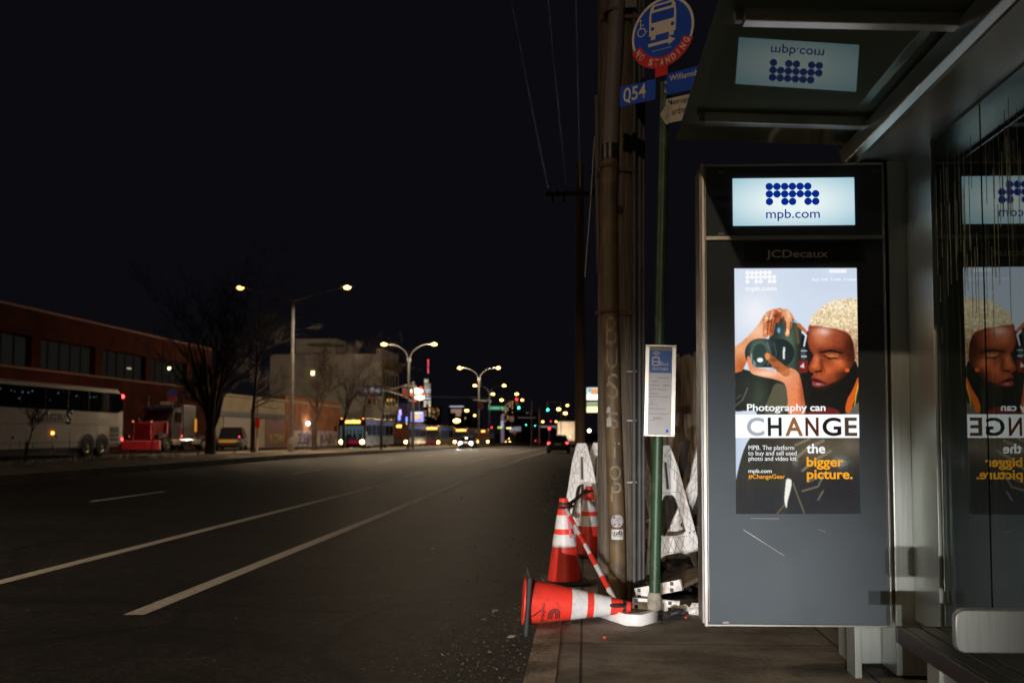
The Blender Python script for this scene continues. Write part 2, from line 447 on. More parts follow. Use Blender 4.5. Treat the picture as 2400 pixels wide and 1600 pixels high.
m_yline = M('worn_yellow_paint', (.30, .20, .06), .7, var=.25, scale=12, dirt=(.05, .045, .04), dscale=14, damt=.52)
m_ground = M('far_ground', (.03, .027, .024), .9, var=.3, scale=.05)

b = MB()
yy = [-60, 45, 120, 250, 400, 600]
vs = [(x, y, -.45 + gz(y)) for y in yy for x in (-1500, 1500)] + [(x, 9000, -.45 + gz(600)) for x in (-9000, 9000)]
b.add(vs, [(2 * i, 2 * i + 1, 2 * i + 3, 2 * i + 2) for i in range(len(yy))])
b.build('ground', m_ground)['kind'] = 'structure'
ribbon('road', -16, -.312, -.15, m_asph, nx=6)
ribbon('kerb', -.31, -.15, .004, m_kerb, sides=.3)
ribbon('sidewalk', -.149, 2.9, 0.0, m_pave, sides=.28, ys=[y for y in YS if y <= 400])
ribbon('median_kerb', -16.35, -16.0, .10, m_mkerb, sides=.4)
def median():
    b = MB(); xs = np.linspace(-23.4, -16.36, 9); ys = list(np.arange(-12, 72, 1.2)) + [y for y in YS if y > 72]
    rnd = random.Random(5); n = len(xs)
    vs = [(x, y, .085 + gz(y) + (rnd.uniform(-.02, .11) if 0 < i < n - 1 else -.01)) for y in ys for i, x in enumerate(xs)]
    b.add(vs, [(j * n + i, j * n + i + 1, (j + 1) * n + i + 1, (j + 1) * n + i) for j in range(len(ys) - 1) for i in range(n - 1)])
    b.build('median', m_soil, smooth='all')['kind'] = 'structure'
median()
ribbon('service_road', -37, -23.4, .06, m_asph, nx=4)
ribbon('service_kerb', -23.6, -23.4, .13, M('service_kerb_stone', (.32, .29, .26), .7), sides=.3)

def strip(x0, x1, y0, y1, mat, z=-.146, segs=None):
    b = MB(); ys = [y0] + [y for y in YS if y0 < y < y1] + [y1]
    vs = [(x, y, z + gz(y)) for y in ys for x in (x0, x1)]
    b.add(vs, [(2 * i, 2 * i + 1, 2 * i + 3, 2 * i + 2) for i in range(len(ys) - 1)])
    o = b.build('lane_marking', mat); o['kind'] = 'structure'; return o
strip(-3.56, -3.40, 6.55, 300, m_line)
strip(-5.58, -5.42, -6, 300, m_line)
for k in range(12):
    strip(-10.18, -10.06, 17.3 + 12.2 * k, 20.35 + 12.2 * k, m_dash)
strip(-15.86, -15.74, -10, 300, m_yline)

# loose grit on the road, thickest along the kerb: nobody could count it
def grit():
    rnd = random.Random(3); b = MB()
    for i in range(4800):
        if i < 3900: x = -.33 - abs(rnd.gauss(0, .42)); y = 4 + rnd.random() ** 1.6 * 30
        else: x = -rnd.uniform(.4, 9); y = rnd.uniform(4.2, 26)
        r = (rnd.uniform(.002, .008) if rnd.random() < .85 else rnd.uniform(.006, .013)) * (1 + .035 * y); z = -.15
        p = [(x + rnd.uniform(-1, 1) * r * 1.6, y + rnd.uniform(-1, 1) * r * 1.6, z + (r * rnd.uniform(.4, 1.2) if k == 3 else -.001)) for k in range(4)]
        b.add(p, [(0, 1, 2), (0, 1, 3), (1, 2, 3), (2, 0, 3)])
    o = b.build('gravel', M('road_grit', (.115, .098, .08), .8, var=.6, scale=30)); tag(o, 'pale grit and crumbs scattered over the asphalt beside the kerb', 'gravel', kind='stuff')
grit()
# ------------------------------------------------------------------ bus shelter
PY = 4.45                                    # face of the advertising panel
D = 2400 / 2352                              # readings taken on the 2352-pixel-wide view
def PX(u, v, Y=PY): p = onY(u * D, v * D, Y); return p.x, p.z
shelter = thing('bus_shelter', 'stainless steel and dark glass bus shelter with a lit advertising panel', 'bus shelter', (1.2, 2.6, 0))
XW = 1.69                                    # plane of the rear glass wall
m_panel = M('panel_glass', (.095, .112, .128), .05, var=.1, spec=.6, scale=2)
m_roof = GLASS('roof_glass', (.62, .70, .66), 1.8, .02, .30, haze=.85)
m_wall = GLASS('wall_glass', (.88, .95, .90), 2.25, .015, .42, streak=True)

n_, l_ = m_panel.node_tree.nodes, m_panel.node_tree.links     # wiped smears over the panel's face
tc_ = n_.new('ShaderNodeTexCoord'); ns_ = n_.new('ShaderNodeTexNoise'); ns_.inputs['Scale'].default_value = 2.2; ns_.inputs['Detail'].default_value = 8; ns_.inputs['Distortion'].default_value = 1.5
mr_ = n_.new('ShaderNodeMapRange'); mr_.inputs[1].default_value = .4; mr_.inputs[2].default_value = .75; mr_.inputs[3].default_value = .03; mr_.inputs[4].default_value = .22
l_.new(tc_.outputs['Object'], ns_.inputs[0]); l_.new(ns_.outputs[0], mr_.inputs[0]); l_.new(mr_.outputs[0], n_['Principled BSDF'].inputs['Roughness'])
# rear wall, columns, gutter beam
b = MB(); b.box(1.42, XW + .06, 4.68, 4.90, .02, 2.70); b.build('column', m_steel, shelter, True, bevel=.006)
b = MB(); b.box(1.585, XW + .06, 4.46, 4.675, .02, 2.69); b.build('column', m_steel, shelter, True, bevel=.006)
b = MB(); b.box(XW - .012, XW + .05, 4.14, 4.455, .30, 2.68); b.build('wall_post', m_steel, shelter, True, bevel=.004)
m_post = M('polished_post', (.72, .78, .66), .16, 1.0, var=.05)
for x_, y_ in ((1.60, .5), (1.60, 1.95)):
    MB().lathe([(.075, .02), (.075, 2.67)], 28, Matrix.Translation((x_, y_, 0))).build('round_post', m_post, shelter, True, smooth=True)
ys = [4.13, 3.64, 2.62, 1.60, .56]
for i in range(4):
    b = MB(); b.box(XW, XW + .012, ys[i + 1] + .007, ys[i] - .007, .30, 2.66); b.build('glass_pane', m_wall, shelter, True)
b = MB(); rnd = random.Random(44)             # dried drips down the upper glass
for k in range(110):
    y = rnd.uniform(2.2, 4.12); z1 = rnd.choice((2.62, 2.55, 2.2)) - rnd.uniform(0, .25); ln = rnd.uniform(.12, .5); wd_ = rnd.uniform(.0008, .0022)
    b.box(XW - .0012, XW - .0004, y, y + wd_, z1 - ln, z1)
b.build('dried_drips', M('dried_drips', (.85, .74, .40), .6, var=.5, scale=40), shelter, True)
b = MB(); b.box(XW - .02, XW + .03, .5, 4.13, .24, .29); b.build('bottom_rail', m_steel_dark, shelter, True)
b = MB()
fn = lambda a, c, d: (a, d, c)
b.prism([(1.385, 2.78), (1.40, 2.70), (1.43, 2.675), (1.95, 2.665), (1.95, 2.77)], fn, .30, 4.62)
b.build('gutter_beam', m_steel, shelter, True, bevel=.004)
b = MB(); b.box(1.425, 1.435, .30, 4.62, 2.660, 2.675); b.build('beam_lip', m_alu, shelter, True)
zr = lambda x: 2.83 - .041 * (x - 1.04)
b = MB()
X0, X1 = .505, 2.05
b.add([(X0, .3, zr(X0)), (X1, .3, zr(X1)), (X1, 4.62, zr(X1)), (X0, 4.62, zr(X0)),
       (X0, .3, zr(X0) + .014), (X1, .3, zr(X1) + .014), (X1, 4.62, zr(X1) + .014), (X0, 4.62, zr(X0) + .014)],
      [(3, 2, 1, 0), (4, 5, 6, 7), (0, 1, 5, 4), (1, 2, 6, 5), (2, 3, 7, 6), (3, 0, 4, 7)])
b.build('roof', m_roof, shelter, True)
for y in (4.20, 3.16, 2.12, 1.08):
    b = MB(); b.bar((.60, y, zr(.60) - .035), (1.395, y, zr(1.395) - .035), .055, .05)
    b.build('roof_bar', m_alu, shelter, True, bevel=.004)
    for yy_ in (y - .05, y + .05):
        pass
# clips under the pane, at the end of each bar
for y in (4.20, 3.16):
    b = MB(); b.box(.565, .60, y - .018, y + .018, zr(.58) - .055, zr(.58) - .002); b.build('roof_clip', m_galv, shelter, True, bevel=.005)

# advertising panel
x0, zt = PX(1609, 379); x1, _ = PX(2026, 376); _, zb = PX(1630, 1436)
x0b, _ = PX(1622, 1436); x1b, _ = PX(2048, 1436)
x0 = (x0 + x0b) / 2; x1 = (x1 + x1b) / 2
ad = MB().box(x0, x1, PY + .006, PY + .19, zb, zt).build('advertising_panel', m_panel, shelter, True, bevel=.003)
def strip_(xa, xb, za, zb_, y0=PY - .012, y1=PY + .004, n='panel_frame', m=None, p=None):
    return MB().box(xa, xb, y0, y1, za, zb_).build(n, m or m_alu, p or ad, True, bevel=.0015)
_, zm0 = PX(1800, 551); _, zm1 = PX(1800, 544)
strip_(x0 - .004, x0 + .012, zb, zt, y0=PY - .02)
strip_(x0 + .016, x0 + .021, zb + .02, zt - .02)
strip_(x1 - .007, x1 + .002, zb, zt)
strip_(x0 + .0125, x1 - .0075, zt - .010, zt)
strip_(x0 + .0125, x1 - .0075, zb, zb + .010)
strip_(x0 + .0215, x1 - .0075, zm0, zm1 + .004)
MB().box(x0 - .010, x0 - .001, PY + .02, PY + .19, zb + .01, zt - .01).build('side_cheek', m_steel_dark, ad, True)
for (u, v) in ((1650, 395), (2004, 393), (1650, 538), (2008, 536), (1660, 1428)):
    px, pz = PX(u, v); MB().box(px, px + .03, PY - .006, PY + .004, pz - .006, pz + .006).build('corner_clip', m_steel_dark, ad, True)
px, pz = PX(2001, 695)
MB().lathe([(.006, 0), (.006, .012)], 10, Matrix.Translation((px, PY + .004, pz)) @ Matrix.Rotation(R(90), 4, 'X')).lathe([(.006, 0), (.006, .012)], 10, Matrix.Translation((px + .018, PY + .004, pz)) @ Matrix.Rotation(R(90), 4, 'X')).build('lock', m_chrome, ad, True)
# legs below the panel
lx0, _ = PX(1968, 1500); lx1, _ = PX(1984, 1500)
MB().box(lx0, lx1, PY + .03, PY + .17, 0.0, zb).build('panel_leg', m_steel, shelter, True, bevel=.003)

# lit name board at the top
hx0, hz1 = PX(1683, 410); hx1, hz0 = PX(1964, 516)
e_board = E('name_board_light', lin((222, 241, 246)), 1.0, .5)
n_, l_ = e_board.node_tree.nodes, e_board.node_tree.links     # the tubes behind the board leave its corners dimmer
tc_ = n_.new('ShaderNodeTexCoord'); mp_ = n_.new('ShaderNodeMapping'); mp_.inputs['Location'].default_value = (-.5, 0, -.5); mp_.inputs['Scale'].default_value = (1, 0, 1)
ln_ = n_.new('ShaderNodeVectorMath'); ln_.operation = 'LENGTH'; rp_ = n_.new('ShaderNodeValToRGB')
rp_.color_ramp.elements[0].position = .18; rp_.color_ramp.elements[1].position = .74
rp_.color_ramp.elements[0].color = (*lin((232, 245, 246)), 1); rp_.color_ramp.elements[1].color = (*lin((150, 192, 208)), 1)
l_.new(tc_.outputs['Generated'], mp_.inputs[0]); l_.new(mp_.outputs[0], ln_.inputs[0]); l_.new(ln_.outputs['Value'], rp_.inputs[0]); l_.new(rp_.outputs[0], n_['Principled BSDF'].inputs['Emission Color'])
hb = MB().box(hx0, hx1, PY + .0015, PY + .008, hz0, hz1).build('name_board', e_board, ad, True)
m_navy = E('navy_print', lin((4, 46, 150)), .8)
def dots(cx0, cz1, wd, mat, name, y):
    rows = ['111111.', '1111111', '1.11.11']; s = wd / 7
    bb = MB()
    for r, row in enumerate(rows):
        for c, ch in enumerate(row):
            if ch == '1':
                X_, Z_ = cx0 + (c + .5) * s, cz1 - (r + .5) * s
                bb.prism(circ(X_, Z_, s * .485, 18), XZ(0), y - .0008, y)
        for c in range(6):                   # the small necks that join neighbouring dots
            if row[c] == '1' == row[c + 1]:
                bb.box(cx0 + (c + 1) * s - s * .12, cx0 + (c + 1) * s + s * .12, y - .0006, y - .0001, cz1 - (r + .5) * s - s * .10, cz1 - (r + .5) * s + s * .10)
    return bb.build(name, mat, ad, True)
dx0, dz1 = PX(1758, 420); dx1, _ = PX(1882, 420)
dots(dx0, dz1, dx1 - dx0, m_navy, 'dot_logo', PY + .001)
tx0, tz0 = PX(1760, 508); tx1, tz1 = PX(1883, 481)
text('lettering', 'mpb.com', (tx0, PY + .0012, tz0), (1, 0, 0), (0, 0, 1), m_navy, ad, w=tx1 - tx0, h=tz1 - tz0 + .003, world=True, bold=.004)
tx0, tz0 = PX(1760, 597); tx1, tz1 = PX(1902, 573)
MB().box(PX(1703, 0)[0], PX(1966, 0)[0], PY + .002, PY + .0055, PX(0, 612)[1], PX(0, 569)[1]).build('maker_plate', M('maker_plate', (.03, .03, .03), .25), ad, True)
text('lettering', 'JCDecaux', (tx0, PY + .0018, tz0), (1, 0, 0), (0, 0, 1), M('maker_lettering', (.80, .77, .70), .8, spec=.1, var=.05), ad, w=tx1 - tx0, h=tz1 - tz0, world=True, bold=.012, depth=0)

# poster: a lit picture, painted point by point in the pixels of a 440 x 640 crop of it
def poster_pixels(W=300, H=590):
    gx, gy = np.meshgrid((np.arange(W) + .5) / W * 712, (np.arange(H) + .5) / H * 1406)
    Y = 70 + gy; X = 198 + gx + (gy * .0125) + gx * gy * 9e-6
    img = np.zeros((H, W, 3)); img[:] = (206, 217, 233)
    rs = np.random.RandomState(4)
    def g(cx, cy, rx, ry): return np.exp(-((X - cx) / rx) ** 2 - ((Y - cy) / ry) ** 2)
    def mix(mask, c, a=1.0):
        k = np.clip(mask * a, 0, 1)[..., None]; img[:] = img * (1 - k) + np.array(c, float) * k
    def crv(p, n=6):
        o = []; N = len(p)
        for i in range(N):
            p0, p1, p2, p3 = [np.array(p[(i + j) % N], float) for j in (-1, 0, 1, 2)]
            for t in np.arange(n) / n:
                o.append(.5 * (2 * p1 + (p2 - p0) * t + (2 * p0 - 5 * p1 + 4 * p2 - p3) * t * t + (3 * p1 - p0 - 3 * p2 + p3) * t ** 3))
        return o
    def soft(m, k=1):
        for _ in range(k):
            m = (np.roll(m, 1, 0) + np.roll(m, -1, 0) + np.roll(m, 1, 1) + np.roll(m, -1, 1) + 2 * m) / 6
        return m
    def poly(p, smooth=True, k=1):
        p = crv(p) if smooth else p; ins = np.zeros_like(X, bool); j = len(p) - 1
        for i in range(len(p)):
            xi, yi = p[i]; xj, yj = p[j]
            if yi != yj: ins ^= ((yi > Y) != (yj > Y)) & (X < (xj - xi) * (Y - yi) / (yj - yi) + xi)
            j = i
        return soft(ins.astype(float), k)
    def cap(pts, r, k=1):
        m = np.zeros_like(X)
        for (a, ra), (c, rc) in zip(zip(pts, r), zip(pts[1:], r[1:])):
            dx, dy = c[0] - a[0], c[1] - a[1]; t = np.clip(((X - a[0]) * dx + (Y - a[1]) * dy) / (dx * dx + dy * dy + 1e-6), 0, 1)
            m = np.maximum(m, (np.hypot(X - a[0] - t * dx, Y - a[1] - t * dy) < ra + (rc - ra) * t).astype(float))
        return soft(m, k)
    def ell(cx, cy, rx, ry, k=1): return soft((((X - cx) / rx) ** 2 + ((Y - cy) / ry) ** 2 < 1).astype(float), k)
    # backdrop
    mix(g(330, 330, 120, 120), (240, 241, 244), .8); mix(g(820, 120, 260, 130), (196, 208, 228), .7); mix(g(205, 1200, 60, 300), (186, 202, 226), .8)
    # jacket, with the green reflection on the glass painted in left of centre
    jk = poly([(196, 664), (285, 660), (400, 700), (520, 640), (640, 560), (800, 560), (925, 640), (940, 900), (945, 1490), (190, 1490), (206, 1340), (240, 1180), (275, 1080), (330, 990), (330, 895), (265, 890), (196, 872)], True)
    mix(jk, (27, 30, 26)); mix(jk * g(340, 800, 60, 120), (66, 80, 62), .8); mix(jk * g(470, 820, 40, 130), (60, 72, 56), .7); mix(jk * g(260, 760, 60, 90), (38, 44, 42)); 
    nz = rs.randn(H, W)
    for _ in range(2): nz = soft(nz, 1)
    mix(jk * (Y > 1030), (50, 46, 38)); mix(jk * g(700, 1110, 190, 80), (104, 94, 74), .85); mix(jk * g(880, 1090, 70, 60), (108, 98, 82), .8)
    mix(jk * (Y > 1030) * np.clip((Y - 1200) / 180, 0, 1), (36, 38, 42)); mix(jk * g(800, 1330, 160, 130), (30, 31, 36), .9)
    mix(jk * g(330, 1150, 90, 160), (40, 43, 38), .7)
    mix(poly([(445, 735), (410, 800), (378, 900), (470, 905), (560, 840), (520, 760)]), (88, 84, 66)); mix(poly([(560, 905), (600, 700), (640, 640), (820, 700), (860, 760), (840, 905)]), (22, 22, 20))
    mix(poly([(945, 838), (880, 872), (790, 912), (800, 960), (945, 960)]), (96, 92, 82))
    for q, w_ in (([(560, 1160), (640, 1095), (720, 1060)], 9), ([(600, 1230), (690, 1160), (760, 1120)], 8), ([(600, 1345), (690, 1320), (730, 1240)], 5), ([(545, 1300), (580, 1390), (612, 1470)], 4), ([(690, 1395), (720, 1345)], 5), ([(210, 860), (250, 830), (280, 760)], 3), ([(212, 820), (246, 800)], 2), ([(640, 1290), (760, 1240)], 5), ([(560, 1085), (640, 1050)], 7)):
        mix(cap(q, [w_] * len(q), 2), (140, 128, 104), .75)
    # raised forearm and hand
    arm = poly([(190, 548), (260, 482), (330, 410), (372, 345), (400, 318), (452, 304), (500, 312), (540, 345), (560, 420), (540, 450), (470, 455), (400, 462), (345, 505), (290, 580), (250, 655), (235, 666), (190, 664)])
    mix(arm, (216, 140, 92)); mix(arm * g(330, 430, 90, 60), (246, 196, 158), .9); mix(arm * g(235, 540, 50, 40), (236, 172, 128), .8); mix(arm * g(250, 640, 60, 60), (186, 92, 44), .9); mix(arm * g(460, 320, 50, 25), (228, 170, 130), .8)
    # camera body, lens; green reflection on the glass painted into their colour
    body = poly([(440, 372), (505, 358), (560, 378), (596, 440), (612, 520), (612, 650), (560, 690), (470, 680), (430, 620), (400, 500), (420, 440)])
    mix(body, (46, 58, 50)); mix(body * g(520, 520, 50, 130), (96, 114, 94), .85); mix(body * g(585, 560, 30, 120), (26, 32, 30), .7)
    mix(cap([(345, 560), (470, 560)], [82, 80]), (34, 42, 44)); mix(cap([(345, 560), (420, 560)], [80, 80], 2) * g(350, 520, 60, 60), (92, 110, 98), .9)
    mix(ell(346, 562, 54, 76), (76, 96, 84)); mix(ell(350, 568, 42, 62, 3), (40, 56, 54), .8); mix(cap([(392, 500), (412, 560), (396, 630)], [3, 3, 3], 2), (130, 150, 140), .7); mix(cap([(430, 500), (446, 560), (434, 620)], [2, 2, 2], 2), (120, 140, 150), .6); mix(ell(352, 600, 18, 14, 2), (240, 248, 250)); mix(ell(318, 625, 8, 22, 2), (120, 160, 190), .8); mix(ell(300, 590, 5, 30, 2), (170, 190, 200), .7)
    mix(ell(462, 430, 17, 24), (40, 70, 96)); mix(ell(460, 430, 9, 16), (120, 160, 190)); mix(cap([(490, 530), (490, 590)], [6, 6], 2), (228, 238, 230)); mix(cap([(560, 400), (572, 500)], [9, 9], 1), (90, 78, 58)); mix(cap([(548, 378), (585, 395)], [5, 4]), (170, 190, 200))
    mix(poly([(592, 470), (640, 440), (660, 560), (620, 640), (596, 600)]), (24, 26, 28)); mix(cap([(600, 545), (604, 585)], [14, 14]), (64, 70, 72)); mix(cap([(592, 548), (620, 548)], [4, 4]), (180, 190, 196)); mix(cap([(592, 580), (620, 580)], [4, 4]), (180, 190, 196)); mix(poly([(575, 605), (628, 600), (628, 670), (580, 676)], False), (120, 30, 24)); mix(poly([(606, 612), (582, 640), (608, 648)], False), (210, 205, 210)); mix(cap([(598, 440), (618, 460), (606, 520)], [8, 6, 5]), (214, 222, 236))
    # fingers on the shutter
    for q, r_, c in (([(392, 360), (382, 455)], [22, 16], (206, 126, 84)), ([(430, 330), (412, 445)], [22, 16], (196, 108, 66)), ([(462, 322), (450, 372)], [20, 15], (170, 84, 48)), ([(500, 330), (520, 380), (508, 452)], [22, 19, 13], (222, 150, 104)), ([(575, 400), (618, 440)], [10, 8], (196, 104, 62))):
        mix(cap(q, r_), c)
    mix(ell(404, 360, 24, 7), (238, 214, 186)); mix(cap([(372, 370), (388, 384), (410, 378)], [3, 3, 3]), (110, 46, 26)); mix(cap([(420, 362), (412, 440)], [3, 3]), (124, 56, 30)); mix(ell(508, 438, 11, 17), (248, 206, 164)); mix(cap([(486, 350), (496, 420)], [4, 3], 2), (130, 62, 36)); mix(g(446, 345, 20, 12), (90, 46, 30), .7); mix(ell(385, 440, 12, 14, 2), (232, 168, 130)); mix(g(512, 360, 14, 30), (244, 190, 150), .6)
    for q in ([(404, 352), (396, 400), (392, 452)], [(440, 346), (430, 400), (420, 446)], [(474, 352), (466, 380)], [(498, 380), (500, 440)], [(530, 380), (524, 440)]): mix(cap(q, [3] * len(q), 1), (96, 40, 22), .8)
    for q in ([(388, 340), (380, 380)], [(424, 318), (414, 350)], [(456, 312), (470, 318)], [(508, 322), (522, 352)]): mix(cap(q, [7] * len(q), 2), (250, 206, 168), .7)
    # lower hand and wrist
    wr = poly([(470, 668), (520, 645), (570, 668), (590, 720), (604, 800), (612, 910), (520, 910), (512, 820), (496, 740), (440, 712), (340, 690), (296, 668), (276, 600), (284, 575), (300, 600), (320, 640), (380, 652)])
    mix(wr, (226, 140, 98)); mix(wr * g(390, 678, 90, 22), (252, 210, 182), .9); mix(wr * g(505, 690, 30, 30), (236, 170, 132), .8); mix(wr * g(560, 850, 30, 90), (236, 128, 80), .9); mix(wr * g(600, 760, 22, 140), (150, 62, 34), .8)
    mix(cap([(392, 572), (440, 620), (500, 668)], [16, 24, 26]), (176, 96, 54)); mix(ell(394, 580, 14, 20), (226, 142, 84)); mix(g(430, 600, 20, 12), (90, 44, 30), .6); mix(g(440, 645, 24, 10), (120, 60, 36), .5)
    # face
    fc = poly([(652, 392), (630, 440), (628, 500), (642, 545), (660, 572), (648, 606), (632, 640), (640, 668), (662, 676), (652, 694), (648, 708), (656, 722), (654, 744), (684, 756), (730, 748), (780, 728), (830, 700), (866, 660), (900, 600), (925, 540), (925, 400), (800, 390)])
    mix(fc, (134, 56, 30)); mix(fc * np.clip((X - 760) / 160, 0, 1), (84, 34, 22), .75); mix(fc * g(720, 470, 70, 60), (196, 104, 66), .9); mix(fc * g(716, 440, 48, 26), (244, 216, 212), .9); mix(fc * g(690, 470, 30, 40), (206, 120, 84), .7); mix(fc * g(800, 470, 60, 50), (150, 70, 44), .7)
    mix(fc * g(820, 628, 46, 34), (226, 108, 54), .85); mix(fc * g(796, 606, 34, 12), (240, 146, 90), .6); mix(fc * g(740, 660, 60, 36), (226, 112, 60), .7); mix(fc * g(678, 600, 22, 40), (220, 122, 72), .85); mix(fc * g(664, 636, 18, 14), (226, 120, 74), .8); mix(fc * g(718, 700, 40, 18), (180, 92, 60), .7)
    mix(fc * g(880, 540, 40, 110), (58, 24, 16), .9); mix(fc * g(792, 552, 90, 18), (76, 32, 22), .8); mix(fc * g(700, 556, 20, 20), (86, 36, 22), .7); mix(fc * g(708, 640, 9, 40), (110, 40, 22), .75); mix(fc * g(860, 690, 60, 30), (40, 20, 14), .9); mix(fc * g(700, 750, 60, 14), (96, 38, 26), .7)
    mix(ell(766, 574, 44, 15, 2), (190, 106, 62)); mix(cap([(706, 556), (760, 547), (830, 562)], [5, 7, 4], 1), (40, 18, 18)); mix(cap([(722, 574), (752, 592), (796, 590)], [3, 4, 3], 1), (30, 14, 14)); mix(cap([(726, 572), (770, 562), (808, 576)], [2, 2, 2], 1), (92, 42, 28))
    mix(cap([(672, 668), (706, 664)], [5, 6], 2), (60, 20, 14)); mix(cap([(656, 712), (694, 722), (734, 738)], [8, 9, 3], 1), (70, 18, 22)); mix(cap([(660, 738), (694, 740), (724, 742)], [7, 11, 5], 1), (146, 62, 66)); mix(ell(690, 738, 16, 4, 2), (206, 140, 140)); mix(ell(690, 693, 12, 8, 2), (180, 84, 56)); mix(ell(856, 660, 14, 11, 1), (214, 92, 40))
    mix(poly([(760, 740), (830, 706), (876, 656), (925, 600), (945, 700), (900, 760), (850, 850), (840, 910), (680, 910), (640, 800), (660, 770)]), (20, 20, 18))
    for q, w_, c, a_ in (([(664, 560), (646, 606), (634, 638)], 5, (96, 38, 22), .35), ([(700, 600), (716, 640), (726, 668)], 6, (92, 34, 20), .5), ([(640, 545), (628, 500), (632, 440)], 5, (96, 40, 24), .5), ([(736, 604), (790, 606), (830, 590)], 3, (110, 48, 28), .5), ([(690, 768), (740, 754), (800, 724), (850, 680)], 9, (64, 26, 18), .5)): mix(cap(q, [w_] * len(q), 3), c, a_)
    mix(wr * g(508, 668, 34, 22), (206, 122, 80), .8)
    # close-cropped fair hair
    hr = poly([(640, 398), (652, 352), (700, 305), (752, 270), (826, 252), (930, 262), (940, 420), (930, 640), (905, 600), (890, 500), (862, 450), (800, 424), (726, 412), (690, 404)])
    mix(hr, (226, 204, 166)); mix(hr * g(900, 560, 40, 80), (140, 96, 66), .85); mix(hr * g(850, 440, 70, 24), (186, 146, 106), .7); mix(hr * g(800, 290, 90, 36), (240, 224, 194), .7)
    n2 = soft(rs.randn(H, W), 2); n3 = soft(rs.randn(H, W), 6); img += (hr * (n2 * 42 + n3 * 60))[..., None] * np.array([1, .95, .8])
    sk = np.clip(fc + arm + wr, 0, 1) * (1 - hr); img += (sk * soft(rs.randn(H, W), 1) * 12)[..., None] * np.array([1, .8, .6])
    # lining at the neck
    mix(poly([(920, 700), (888, 770), (856, 830), (846, 890), (872, 900), (896, 840), (922, 760)]), (206, 92, 30)); mix(cap([(926, 716), (908, 800), (900, 860)], [3, 3, 3]), (214, 180, 60)); mix(poly([(620, 905), (700, 870), (790, 880), (800, 915), (620, 915)]), (110, 30, 28), .9)
    mix(poly([(508, 1278), (536, 1284), (534, 1330), (516, 1400), (508, 1442), (496, 1400), (500, 1330)]), (238, 236, 224)); mix(cap([(500, 1420), (456, 1470)], [1.6, 1.6]), (200, 160, 60))
    img += (jk * nz * 6)[..., None]
    for k in range(3): img[..., k] = soft(img[..., k], 1)
    img += rs.randn(H, W, 1) * 2.5
    # white band
    bd = ((Y > 912) & (Y < 1044)).astype(float); mix(bd, (250, 251, 253))
    return np.clip(img, 0, 255)
PS = dict(tl=(1687, 616), tr=(1968, 615), bl=(1691, 1180), br=(1977, 1180))
PC = {k: PX(*v) for k, v in PS.items()}
def on_poster(zx, zy):                        # crop pixel -> place on the poster's plane
    u, v = (1640 + zx / 2.45) / D, (600 + zy / 2.45) / D
    return PX(u, v)
def poster():
    W, H = 300, 590; img = poster_pixels(W, H)
    me = bpy.data.meshes.new('poster')
    s = (np.arange(W) / (W - 1))[None, :, None]; t = (np.arange(H) / (H - 1))[:, None, None]
    c = {k: np.array(v) for k, v in PC.items()}
    P = (c['tl'] * (1 - s) + c['tr'] * s) * (1 - t) + (c['bl'] * (1 - s) + c['br'] * s) * t
    co_ = np.zeros((H, W, 3)); co_[..., 0] = P[..., 0]; co_[..., 1] = PY + .003; co_[..., 2] = P[..., 1]
    idx = np.arange(W * H).reshape(H, W)
    q = np.stack([idx[:-1, :-1], idx[1:, :-1], idx[1:, 1:], idx[:-1, 1:]], -1).reshape(-1, 4)
    me.from_pydata(co_.reshape(-1, 3).tolist(), [], q.tolist())
    a = me.color_attributes.new('picture', 'FLOAT_COLOR', 'POINT')
    rgba = np.ones((H * W, 4)); rgba[:, :3] = np.array(lin(img.reshape(-1, 3))).T if False else np.stack(lin(img.reshape(-1, 3)))
    a.data.foreach_set('color', rgba.astype(np.float32).ravel())
    m = E('poster_light', (1, 1, 1), 1.05, .5); n, l = m.node_tree.nodes, m.node_tree.links
    vc = n.new('ShaderNodeVertexColor'); vc.layer_name = 'picture'
    l.new(vc.outputs[0], n['Principled BSDF'].inputs['Emission Color'])
    me.materials.append(m)
    return link('poster', me, ad, True)
poster()
e_wtext = E('white_print', (.95, .95, .97), 1.0); e_otext = E('orange_print', lin((252, 172, 36)), 1.0)
def ptext(s, zx0, zy0, zx1, zy1, mat, bold=.0, **k):
    X0, Z0 = on_poster(zx0, zy1); X1, Z1 = on_poster(zx1, zy0)
    return text('lettering', s, (X0, PY + .0015, Z0), (1, 0, 0), (0, 0, 1), mat, ad, w=X1 - X0, h=Z1 - Z0, world=True, bold=bold, **k)
ptext('mpb.com', 262, 172, 442, 208, e_wtext, .02)
dots(on_poster(261, 83)[0], on_poster(261, 83)[1], on_poster(440, 83)[0] - on_poster(261, 83)[0], e_wtext, 'dot_logo', PY + .002)
ptext('Buy. Sell. Trade. Create', 646, 125, 900, 146, e_wtext, .01)
for k in range(5):
    xa, za = on_poster(745 + k * 20, 96); xb, zb_ = on_poster(763 + k * 20, 76)
    shape('rating_star', [rect(0, xb - xa, 0, zb_ - za), [((xb - xa) / 2 + (.004 if i % 2 else .0085) * .55 * math.sin(i * math.pi / 5), (zb_ - za) / 2 + (.004 if i % 2 else .0085) * .55 * math.cos(i * math.pi / 5)) for i in range(10)]], .0006, (xa, PY + .002, za), (1, 0, 0), (0, 0, 1), e_wtext, ad, True)
ptext('Photography can', 272, 848, 722, 902, e_wtext, .02)
for ch, a_, b_, c in (('C', 272, 370, (168, 178, 188)), ('H', 392, 470, (34, 38, 36)), ('A', 492, 592, (150, 100, 56)), ('N', 608, 682, (92, 42, 24)), ('G', 706, 812, (38, 24, 26)), ('E', 834, 903, (78, 62, 50))):
    ptext(ch, a_, 926, b_, 1032, E('picture_letter_' + ch, lin(c), 1.0), .02)
